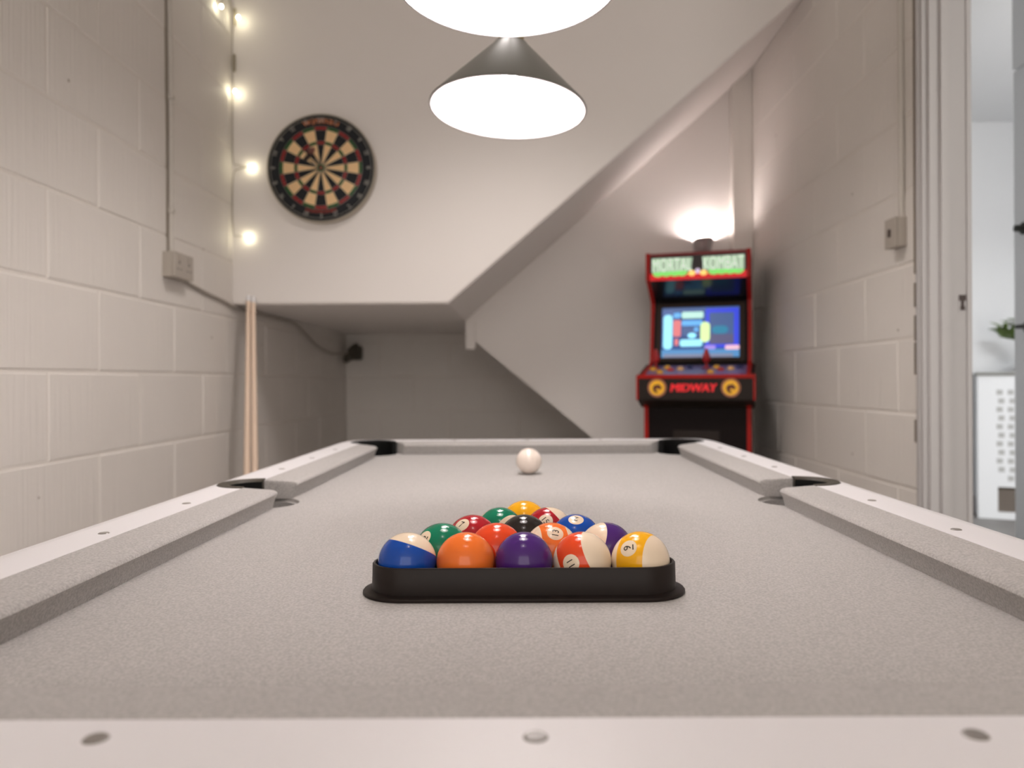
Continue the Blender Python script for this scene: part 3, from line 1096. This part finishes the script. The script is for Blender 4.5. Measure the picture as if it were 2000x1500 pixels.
# fairy lights down the corner
fl = tag(empty('fairy_lights', (XL + 0.02, YD - 0.02, HC + 0.5)), 'string of small warm fairy lights hanging down the corner beside the dartboard', 'fairy lights')
ORG = Vector((XL + 0.02, YD - 0.02, HC + 0.5))
wire = [(XL + 0.012, 2.98, HC + 1.62), (XL + 0.014, 3.04, HC + 1.495), (XL + 0.010, 3.12, HC + 1.58), (XL + 0.014, 3.19, HC + 1.54), (XL + 0.026, 3.185, HC + 1.505), (XL + 0.008, 3.197, HC + 1.45), (XL + 0.007, 3.198, HC + 1.30),
        (XL + 0.014, 3.19, HC + 1.21), (XL + 0.007, 3.198, HC + 1.15), (XL + 0.007, 3.198, HC + 0.93), (XL + 0.03, 3.198, HC + 0.905), (XL + 0.072, 3.192, HC + 0.894), (XL + 0.03, 3.199, HC + 0.888), (XL + 0.007, 3.198, HC + 0.85),
        (XL + 0.007, 3.198, HC + 0.63), (XL + 0.03, 3.198, HC + 0.61), (XL + 0.062, 3.192, HC + 0.602)]
bm = bmesh.new()
tube(bm, [Vector(p) - ORG for p in smooth_path(wire, 6)], 0.0012, 6)
bmobj('wire', bm, M['fairy_wire'], fl, smooth=60)
bm = bmesh.new()
tube(bm, [(0, 0, -0.035), (0, 0, 0.035)], 0.0055, 8)
tie = bmesh_me = bpy.data.meshes.new('wire_joint')
bm.to_mesh(tie)
bm.free()
tie.materials.append(M['fairy_wire'])
link('wire_joint', tie, None, fl, Vector((XL + 0.018, 3.188, HC + 1.325)) - ORG)
link('wire_joint', tie, None, fl, Vector((XL + 0.022, 3.185, HC + 1.515)) - ORG)
bm = bmesh.new()
lathe(bm, [(0, -0.006), (0.004, -0.0045), (0.0052, 0.0), (0.004, 0.0045), (0.002, 0.007), (0, 0.007)], 14)
bmesh.ops.recalc_face_normals(bm, faces=bm.faces)
fb = bpy.data.meshes.new('fairy_bulb')
bm.to_mesh(fb)
bm.free()
fb.materials.append(M['fairy'])
shade(fb, 60)
for p in ((XL + 0.024, 3.04, HC + 1.487), (-1.178, 3.165, HC + 1.503), (-1.195, 3.170, HC + 1.200), (-1.140, 3.185, HC + 0.893), (-1.154, 3.185, HC + 0.602)):
    link('fairy_bulb', fb, None, fl, Vector(p) - ORG)

# ================================================================== RIGHT WALL FITTINGS
cd = tag(empty('wall_conduit', (XR, 2.43, HC + 0.50)), 'painted conduit on the right block wall beside the door frame', 'conduit')
bm = bmesh.new()
tube(bm, [(-0.008, 0, 0), (-0.008, 0.003, 0.6), (-0.008, 0.0, ZC - HC - 0.50)], 0.009, 10)
bmobj('pipe', bm, M['conduit'], cd, smooth=60)
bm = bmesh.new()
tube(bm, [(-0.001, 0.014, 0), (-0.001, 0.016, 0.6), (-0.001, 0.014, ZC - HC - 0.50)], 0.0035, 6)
bmobj('edge_shadow', bm, M['gap_shadow'], cd)  # shadow beside this pipe, also drawn as a dark strip
sw = tag(empty('light_switch', (XR, 2.448, HC + 0.465)), 'cream switch box on the right block wall beside the door frame', 'light switch')
boxobj('back_box', -0.030, 0.0, -0.036, 0.036, -0.047, 0.047, M['socket'], sw, 0.006)
fp = boxobj('face_plate', -0.038, -0.030, -0.036, 0.036, -0.047, 0.047, M['socket'], sw, 0.003)
boxobj('rocker_switch', -0.043, -0.0375, -0.006, 0.006, -0.012, 0.012, M['slot'], fp, 0.001)
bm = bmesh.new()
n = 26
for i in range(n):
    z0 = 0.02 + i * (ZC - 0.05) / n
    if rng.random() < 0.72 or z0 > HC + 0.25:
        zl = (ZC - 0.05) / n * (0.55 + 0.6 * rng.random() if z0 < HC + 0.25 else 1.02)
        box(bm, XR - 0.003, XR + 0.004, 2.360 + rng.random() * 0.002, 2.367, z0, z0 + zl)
g = bmobj('gap_dashes', bm, M['gap_shadow'])  # dark dashes drawn for the shadowed gap beside the door frame
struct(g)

# ================================================================== SCONCE BEHIND THE ARCADE MACHINE
sc = tag(empty('wall_sconce', (0.948, YS, HC + 0.735)), 'small wall uplight glowing just above the arcade machine', 'wall light')
bm = bmesh.new()
n = 24
rings = []
for rr, zz in ((0.055, 0.012), (0.052, 0.010), (0.048, -0.02), (0.030, -0.055), (0.008, -0.068)):
    rings.append([(rr * math.cos(math.pi + math.pi * i / n), rr * math.sin(math.pi + math.pi * i / n) * 1.75 - 0.006, zz) for i in range(n + 1)])
vr = [[bm.verts.new(p) for p in r_] for r_ in rings]
for a, b in zip(vr[:-1], vr[1:]):
    for i in range(n):
        bm.faces.new((a[i], a[i + 1], b[i + 1], b[i]))
so_ = bmobj('bowl', bm, M['gloss_white'], sc, smooth=60)
md = so_.modifiers.new('thick', 'SOLIDIFY')
md.thickness = 0.003
md.offset = -1
boxobj('wall_plate', -0.05, 0.05, -0.006, 0.0, -0.06, 0.005, M['gloss_white'], sc, 0.002)
bm = bmesh.new()
lathe(bm, [(0, -0.012), (0.012, -0.008), (0.016, 0.002), (0.012, 0.012), (0, 0.016)], 16)
bmobj('bulb', bm, M['sconce_glow'], sc, (0, -0.060, -0.004), smooth=60)

# ================================================================== ARCADE MACHINE
arc = tag(empty('arcade_machine', (0.8125, 3.6275, 0), (0, 0, R(-17.4))), 'black and red arcade machine with lit marquee and blue screen in the corner', 'arcade machine')
HWD = 0.2415
def em(name, c, s, rough=0.4):
    return mat(name, c, rough, emit=c, estr=s)
side = [(0.0, .609), (0.0, .481), (0.045, .462), (0.165, .392), (0.165, .33), (0.115, .09), (0.09, .075), (-0.145, .03), (-0.145, -.088), (-0.07, -.128), (-0.07, -.94), (0.40, -.94), (0.40, .609)]
for s in (-1, 1):
    bm = bmesh.new()
    x0 = s * HWD
    prism(bm, [(y, z + HC) for y, z in side], x0, x0 - s * 0.016, 'yz')
    sp = bmobj('side_panel', bm, M['arcade_black'], arc)
    # red edge moulding along the front of the panel
    bm = bmesh.new()
    edge = [(0.40, .609)] + side[:11]
    ce = x0 - s * 0.008
    for (ya, za), (yb, zb) in zip(edge[:-1], edge[1:]):
        d = Vector((0, yb - ya, zb - za))
        if d.length < 1e-4:
            continue
        d.normalize()
        nn = Vector((0, d.z, -d.y))
        quad = []
        for w, o_ in ((-0.0095, -0.002), (0.0095, -0.002), (0.0095, 0.004), (-0.0095, 0.004)):
            quad.append(Vector((ce + w, 0, 0)) + nn * (-o_))
        A = [bm.verts.new(q + Vector((0, ya, za + HC))) for q in quad]
        B = [bm.verts.new(q + Vector((0, yb, zb + HC))) for q in quad]
        for i in range(4):
            bm.faces.new((A[i], A[(i + 1) % 4], B[(i + 1) % 4], B[i]))
        bm.faces.new(A)
        bm.faces.new(B[::-1])
    bmobj('edge_moulding', bm, M['red'], sp)
IW = HWD - 0.016
boxobj('back_panel', -IW, IW, 0.385, 0.40, 0.0, HC + .605, M['arcade_black'], arc)
boxobj('top_panel', -IW, IW, 0.004, 0.386, HC + .594, HC + .608, M['dkred'], arc)
boxobj('kick_panel', -IW, IW, -0.058, -0.045, 0.0, HC - .11, M['arcade_black'], arc)
boxobj('coin_plate', -0.11, 0.10, -0.0605, -0.0575, HC - 0.345, HC - 0.235, M['panel_dark'], arc, 0.001)
# marquee
mq = boxobj('marquee', -IW, IW, 0.006, 0.03, HC + .478, HC + .598, em('marquee_black', (0.010, 0.004, 0.004, 1), 0.3), arc)
YM = 0.0052
def flat(name, polys, material, parent, lift=0.0):
    """flat print standing in the cabinet's front planes; polys of (x, y, z)"""
    bm = bmesh.new()
    for p in polys:
        bm.faces.new([bm.verts.new(q) for q in p])
    me = bpy.data.meshes.new(name)
    bm.to_mesh(me)
    bm.free()
    return link(name, me, material, parent)
def rect(x0, x1, z0, z1, y):
    return [(x0, y, HC + z0), (x1, y, HC + z0), (x1, y, HC + z1), (x0, y, HC + z1)]
flat('red_band', [rect(-IW, IW, .478, .512, YM)], em('marquee_red', srgb(200, 16, 26), 0.55), mq)
MINT = em('marquee_mint', srgb(206, 226, 205), 0.75)
GRN = em('marquee_green', srgb(120, 205, 100), 0.75)
GOLD = em('marquee_gold', srgb(238, 200, 110), 0.8)
LAV = em('marquee_lavender', srgb(196, 178, 205), 0.75)
bm = bmesh.new()
blob = []
def ell(cx, cz, rx, rz, y, n=18):
    return [(cx + rx * math.cos(2 * math.pi * i / n), y, HC + cz + rz * math.sin(2 * math.pi * i / n)) for i in range(n)]
flat('slime', [ell(x, .513, 0.026, 0.017, YM - .0006) for x in (-.185, -.145, -.105, -.072, .075, .112, .150, .186)], GRN, mq)
flat('gold_spots', [ell(x, .508, 0.017, 0.013, YM - .0012) for x in (-.026, .028)], GOLD, mq)
flat('centre_spot', [ell(0.001, .517, 0.012, 0.013, YM - .0014)], LAV, mq)
flat('letter_glow', [[(-.214, YM - .0008, HC + .585), (-.214, YM - .0008, HC + .517), (-.03, YM - .0008, HC + .522), (-.022, YM - .0008, HC + .583)],
                     [(.022, YM - .0008, HC + .583), (.03, YM - .0008, HC + .522), (.214, YM - .0008, HC + .517), (.214, YM - .0008, HC + .585)]], em('marquee_letter_glow', srgb(165, 190, 165), 0.5), mq)
def letters(body, cx, cz, width, height, y, material, parent, name='lettering', shear=0.0):
    vs, fs = text_mesh(body, 1.0, 0.0, shear)
    wx = max(v.x for v in vs) - min(v.x for v in vs)
    wy = max(v.y for v in vs) - min(v.y for v in vs)
    bm = bmesh.new()
    nv = [bm.verts.new((cx + v.x * width / wx, y, HC + cz + v.y * height / wy)) for v in vs]
    for f in fs:
        try:
            bm.faces.new([nv[i] for i in f])
        except ValueError:
            pass
    me = bpy.data.meshes.new(name)
    bm.to_mesh(me)
    bm.free()
    return link(name, me, material, parent)
letters('MORTAL', -.119, .551, .186, .062, YM - .0016, MINT, mq)
letters('KOMBAT', .119, .551, .186, .062, YM - .0016, MINT, mq)
# speaker panel under the marquee
bm = bmesh.new()
prism(bm, [(0.012, HC + .480), (0.172, HC + .392), (0.178, HC + .402), (0.03, HC + .484)], -IW, IW, 'yz')
bmobj('speaker_panel', bm, M['arcade_gloss'], arc)
# bezel and screen: plane from (0.172, .392) down to (0.108, .085)
BZ0, BZ1 = Vector((0.108, .080)), Vector((0.176, .396))
bd = (BZ1 - BZ0).normalized()
bn = Vector((-bd.y, bd.x))            # towards the player
def scr(x, t, off):
    """t: distance up the bezel plane, off: proud of it"""
    p = BZ0 + bd * t + bn * off
    return (x, p.x, HC + p.y)
def slab(name, x0, x1, t0, t1, o0, o1, m, parent):
    bm = bmesh.new()
    A = [bm.verts.new(scr(x, t, o0)) for x, t in ((x0, t0), (x1, t0), (x1, t1), (x0, t1))]
    B = [bm.verts.new(scr(x, t, o1)) for x, t in ((x0, t0), (x1, t0), (x1, t1), (x0, t1))]
    bm.faces.new(A[::-1])
    bm.faces.new(B)
    for i in range(4):
        bm.faces.new((A[i], A[(i + 1) % 4], B[(i + 1) % 4], B[i]))
    return bmobj(name, bm, m, parent)
bz = slab('bezel', -IW, IW, 0.0, 0.318, -0.02, 0.0, M['arcade_black'], arc)
for a in ((-.212, -.188, 0.012, 0.304), (.188, .212, 0.012, 0.304), (-.188, .188, 0.286, 0.304), (-.188, .188, 0.012, 0.030)):
    slab('bezel_frame', a[0], a[1], a[2], a[3], 0.0, 0.010, M['arcade_brown'], bz)
S0, S1 = 0.030, 0.286
SW = 0.186
screen = slab('screen', -SW, SW, S0, S1, 0.0, 0.002, em('screen_base', srgb(42, 78, 140), 0.8, 0.2), arc)
SC = dict(cyan=srgb(150, 226, 245), blue=srgb(90, 165, 225), mint=srgb(176, 222, 212), navy=srgb(24, 62, 120), red=srgb(205, 112, 115), lime=srgb(205, 236, 165), royal=srgb(44, 62, 205),
          slate=srgb(58, 84, 132), teal=srgb(34, 118, 150), dusk=srgb(78, 78, 112), lilac=srgb(150, 130, 215), peach=srgb(222, 178, 196), steel=srgb(72, 130, 180), grey=srgb(112, 122, 150))
SCM = {k_: em('screen_' + k_, v, 0.8, 0.3) for k_, v in SC.items()}
def sq(u0, u1, v0, v1, cname, lay, rnd=0.0):
    """u, v run 0..1 over the screen, v up"""
    W_, H_ = 2 * SW, S1 - S0
    pts = []
    if rnd:
        rx, rz = rnd, rnd * W_ / H_
        for cx, cy, a0 in ((u1 - rx, v1 - rz, 0), (u0 + rx, v1 - rz, 90), (u0 + rx, v0 + rz, 180), (u1 - rx, v0 + rz, 270)):
            for i in range(5):
                a = R(a0 + 90 * i / 4)
                pts.append((cx + rx * math.cos(a), cy + rz * math.sin(a)))
    else:
        pts = [(u0, v0), (u1, v0), (u1, v1), (u0, v1)]
    flat('screen_graphic', [[scr(-SW + u * W_, S0 + v * H_, 0.0025 + 0.0004 * lay) for u, v in pts]], SCM[cname], screen)
sq(0.0, 1.0, 0.0, 0.16, 'steel', 0)
sq(0.03, 0.92, 0.0, 0.075, 'grey', 1)
sq(0.0, 1.0, 0.93, 1.0, 'slate', 0)
sq(0.02, 0.14, 0.17, 0.86, 'cyan', 1, 0.05)
sq(0.16, 0.54, 0.20, 0.92, 'navy', 1)
sq(0.15, 0.25, 0.79, 0.90, 'blue', 2, 0.03)
sq(0.26, 0.54, 0.78, 0.91, 'mint', 2, 0.02)
sq(0.15, 0.25, 0.42, 0.75, 'red', 2, 0.02)
sq(0.26, 0.53, 0.63, 0.74, 'blue', 2, 0.02)
sq(0.27, 0.53, 0.43, 0.61, 'slate', 2)
sq(0.42, 0.48, 0.51, 0.60, 'blue', 3, 0.028)
sq(0.34, 0.45, 0.38, 0.49, 'cyan', 3, 0.045)
sq(0.17, 0.22, 0.24, 0.38, 'red', 2, 0.02)
sq(0.24, 0.53, 0.22, 0.36, 'cyan', 2, 0.03)
sq(0.57, 0.99, 0.19, 0.97, 'royal', 1)
sq(0.62, 0.93, 0.26, 0.88, 'slate', 2)
sq(0.62, 0.93, 0.26, 0.45, 'dusk', 3)
sq(0.65, 0.86, 0.46, 0.62, 'teal', 4, 0.06)
sq(0.505, 0.625, 0.30, 0.70, 'lime', 4, 0.055)
sq(0.56, 0.70, 0.16, 0.235, 'lilac', 4, 0.02)
sq(0.82, 1.0, 0.15, 0.235, 'peach', 4, 0.02)
# control deck
DKW = HWD + 0.017
bm = bmesh.new()
prism(bm, [(0.118, HC + .079), (-0.172, HC + .022), (-0.175, HC + .016), (-0.175, HC - .086), (-0.17, HC - .092), (-0.06, HC - .128), (0.118, HC - .10)], -DKW, DKW, 'yz')
deck = bmobj('control_deck', bm, M['panel_dark'], arc)
def dk(x, s, off):
    """s: 0 at the front edge .. 1 at the back of the deck top"""
    p = Vector((-0.172, .022)).lerp(Vector((0.118, .079)), s)
    return (x, p.x - 0.19 * off, HC + p.y + off)
flat('deck_art', [[dk(-.225, .02, .0006), dk(.225, .02, .0006), dk(.225, .86, .0006), dk(-.225, .86, .0006)]], mat('deck_art', srgb(120, 104, 150), 0.35), deck)
boxobj('front_edge', -DKW - 0.001, DKW + 0.001, -0.181, -0.172, HC + 0.008, HC + 0.026, M['red'], deck, 0.002)
for s in (-1, 1):
    boxobj('end_edge', s * DKW - 0.005, s * DKW + 0.005, -0.179, -0.165, HC - 0.090, HC + 0.024, M['red'], deck, 0.002)
BT = dict(yellow=mat('button_yellow', srgb(235, 175, 30), 0.3), red=mat('button_red', srgb(190, 40, 25), 0.3), peach=mat('button_peach', srgb(240, 190, 120), 0.3), navy=mat('button_navy', srgb(30, 34, 90), 0.3))
bm = bmesh.new()
lathe(bm, [(0, 0.012), (0.011, 0.012), (0.0125, 0.009), (0.013, 0.005), (0.0175, 0.004), (0.018, 0.0), (0, 0.0)], 18)
bmesh.ops.recalc_face_normals(bm, faces=bm.faces)
btn = {}
for k_, v in BT.items():
    me = bpy.data.meshes.new('button')
    bm.to_mesh(me)
    me.materials.append(v)
    shade(me, 40)
    btn[k_] = me
bm.free()
def button(x, s, k_):
    link('button', btn[k_], None, deck, dk(x, s, 0.0005), (R(11), 0, 0))
for ox in (-.130, .100):
    button(ox - 0.014, .62, 'yellow')
    button(ox - 0.034, .22, 'yellow')
    button(ox + 0.008, .42, 'red')
    button(ox + 0.052, .50, 'peach')
    button(ox + 0.092, .60, 'navy')
button(-.205, .48, 'yellow')
for jx in (-.196, .040):
    j = link('joystick', bpy.data.meshes.new('joystick'), None, deck, dk(jx, .58, 0.0))
    bm = bmesh.new()
    lathe(bm, [(0, 0.0), (0.022, 0.0), (0.021, 0.004), (0.006, 0.006), (0.005, 0.03), (0.014, 0.032), (0.019, 0.045), (0.016, 0.062), (0.009, 0.085), (0.004, 0.094), (0, 0.095)], 20)
    bmesh.ops.recalc_face_normals(bm, faces=bm.faces)
    bm.to_mesh(j.data)
    bm.free()
    j.data.materials.append(mat('joystick_red', srgb(165, 6, 12), 0.3))
    shade(j.data, 50)
YF = -0.1757
for ex in (-0.0025, 0.0, 0.0025):
    letters('MIDWAY', -.004 + ex, -.034, .205, .036, YF - .001 - ex * 0.05, bpy.data.materials.get('maker_red') or em('maker_red', srgb(200, 18, 28), 0.6), deck, 'lettering', 0.15)
for mx in (-.168, .158):
    bm = bmesh.new()
    lathe(bm, [(0, 0.001), (0.034, 0.001), (0.040, 0.003), (0.043, 0.001), (0.043, 0.0), (0, 0.0)], 32)
    for v in bm.verts:
        v.co = Vector((v.co.x, -v.co.z, v.co.y))
    md_ = bmobj('medallion', bm, mat('medallion_copper', srgb(176, 112, 84), 0.4), deck, (mx, YF, HC - .034), smooth=40)
    me_g = em('medallion_gold', srgb(226, 168, 30), 0.25)
    flat('emblem_field', [[(0.034 * math.cos(2 * math.pi * i / 24), -0.0016, 0.034 * math.sin(2 * math.pi * i / 24)) for i in range(24)]], me_g, md_)
    # curled dragon head outline
    out = [(-.020, -.004), (-.018, .006), (-.008, .014), (.002, .013), (.010, .020), (.011, .011), (.019, .007), (.024, -.002), (.015, -.003), (.019, -.010), (.010, -.008), (.003, -.003), (-.004, -.006), (-.002, -.014), (.008, -.020), (-.004, -.024), (-.015, -.018)]
    flat('emblem', [[(x, -0.0022, z) for x, z in out]], mat('emblem_dark', srgb(96, 34, 10), 0.5), md_)

# ================================================================== HALL FITTINGS
# open white door with lock and handle, seen at the right edge
hd = tag(empty('hall_door', (2.075, 3.26, 0)), 'white door edge at the right border with dark lock and handle', 'door')
hd.rotation_euler = (0, 0, R(0))
boxobj('door_leaf', 0.0, 0.044, -0.80, 0.0, 0.01, HC + 1.30, M['hall_white'], hd, 0.003)
bm = bmesh.new()
for s in (0,):
    lathe(bm, [(0, 0.0), (0.026, 0.0), (0.026, 0.008), (0.014, 0.012), (0.014, 0.040), (0, 0.044)], 20)
for v in bm.verts:
    v.co = Vector((-v.co.z, v.co.y, v.co.x))
lk = bmobj('lock', bm, mat('dark_iron', (0.04, 0.04, 0.035, 1), 0.4, 0.6), hd, (0, -0.07, HC + 0.625), smooth=40)
bm = bmesh.new()
lathe(bm, [(0, 0.0), (0.024, 0.0), (0.024, 0.008), (0.009, 0.012), (0.009, 0.045), (0, 0.045)], 16)
for v in bm.verts:
    v.co = Vector((-v.co.z, v.co.y, v.co.x))
tube(bm, [(-0.042, 0.01, 0), (-0.042, -0.11, 0)], 0.009, 8)
bmobj('handle', bm, bpy.data.materials['dark_iron'], hd, (0, -0.09, HC + 0.215), smooth=40)

# radiator cover
rc = tag(empty('radiator_cover', (3.27, 5.20, 0), (0, 0, R(-25))), 'white slotted radiator cover against the hall wall beyond the doorway', 'radiator cover')
ZT = HC + 0.045
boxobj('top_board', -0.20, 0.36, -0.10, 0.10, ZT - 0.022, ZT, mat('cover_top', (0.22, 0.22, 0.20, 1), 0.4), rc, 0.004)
bm = bmesh.new()
box(bm, -0.19, 0.35, -0.085, 0.085, 0.215, ZT - 0.022)
box(bm, -0.19, -0.075, -0.085, 0.085, 0.0, 0.215)
box(bm, 0.29, 0.35, -0.085, 0.085, 0.0, 0.215)
box(bm, -0.075, 0.29, -0.085, 0.085, 0.0, 0.045)
bmobj('case', bm, M['hall_white'], rc)
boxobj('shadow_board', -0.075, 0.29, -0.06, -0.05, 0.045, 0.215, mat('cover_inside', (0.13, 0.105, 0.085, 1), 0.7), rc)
bm = bmesh.new()
box(bm, -0.018, 0.018, -0.0012, 0.001, -0.017, 0.017)
slm = bpy.data.meshes.new('slot')
bm.to_mesh(slm)
bm.free()
slm.materials.append(mat('cover_slot', (0.42, 0.42, 0.41, 1), 0.7))
for cx, nrow in ((-0.060, 10), (0.004, 11), (0.068, 11), (0.132, 11)):
    for i in range(nrow):
        link('slot', slm, None, rc, (cx + (0.006 if i % 2 else -0.004), -0.0855, HC - 0.09 - i * 0.0575))
# plant on the cover
pl = tag(empty('potted_plant', (3.37, 5.14, ZT)), 'green leafy plant on the radiator cover beyond the doorway', 'plant')
bm = bmesh.new()
lathe(bm, [(0, 0.0), (0.045, 0.0), (0.062, 0.13), (0.066, 0.14), (0.056, 0.14), (0.05, 0.11), (0, 0.11)], 24)
bmobj('pot', bm, M['gloss_white'], pl, smooth=40)
LM = bump_mix(mat('leaf', srgb(74, 100, 40), 0.5), (1, 1, 1), 60, 0.1, 0.002, srgb(120, 140, 84), 40)
def leaf_mesh():
    bm = bmesh.new()
    rows = [(0.0, 0.002, 0), (0.02, 0.012, .002), (0.045, 0.017, .003), (0.07, 0.013, 0), (0.09, 0.006, -.006), (0.10, 0.0008, -.01)]
    vr = []
    for t, w, zz in rows:
        vr.append([bm.verts.new((-w, t, zz + w * 0.25)), bm.verts.new((0, t, zz)), bm.verts.new((w, t, zz + w * 0.25))])
    for a, b in zip(vr[:-1], vr[1:]):
        bm.faces.new((a[0], a[1], b[1], b[0]))
        bm.faces.new((a[1], a[2], b[2], b[1]))
    me = bpy.data.meshes.new('leaf')
    bm.to_mesh(me)
    bm.free()
    me.materials.append(LM)
    shade(me, 180)
    return me
lf = leaf_mesh()
r2 = random.Random(3)
for st in range(5):
    az = R(150 + st * 18)
    tipv = Vector((math.cos(az) * (0.13 + 0.05 * r2.random()), math.sin(az) * 0.10, 0.23 + 0.026 * st))
    pts = smooth_path([(0, 0, 0.11), tipv * 0.45 + Vector((0, 0, 0.11)), tipv], 5)
    bm = bmesh.new()
    tube(bm, pts, 0.0025, 6)
    stm = bmobj('stem', bm, LM, pl, smooth=60)
    for i in range(4, len(pts)):
        for s in (-1, 1):
            o = link('leaf', lf, None, stm, pts[i])
            o.rotation_euler = (R(10 + 30 * r2.random()), R(20 * s), az - R(90) + s * R(48 + 20 * r2.random()))
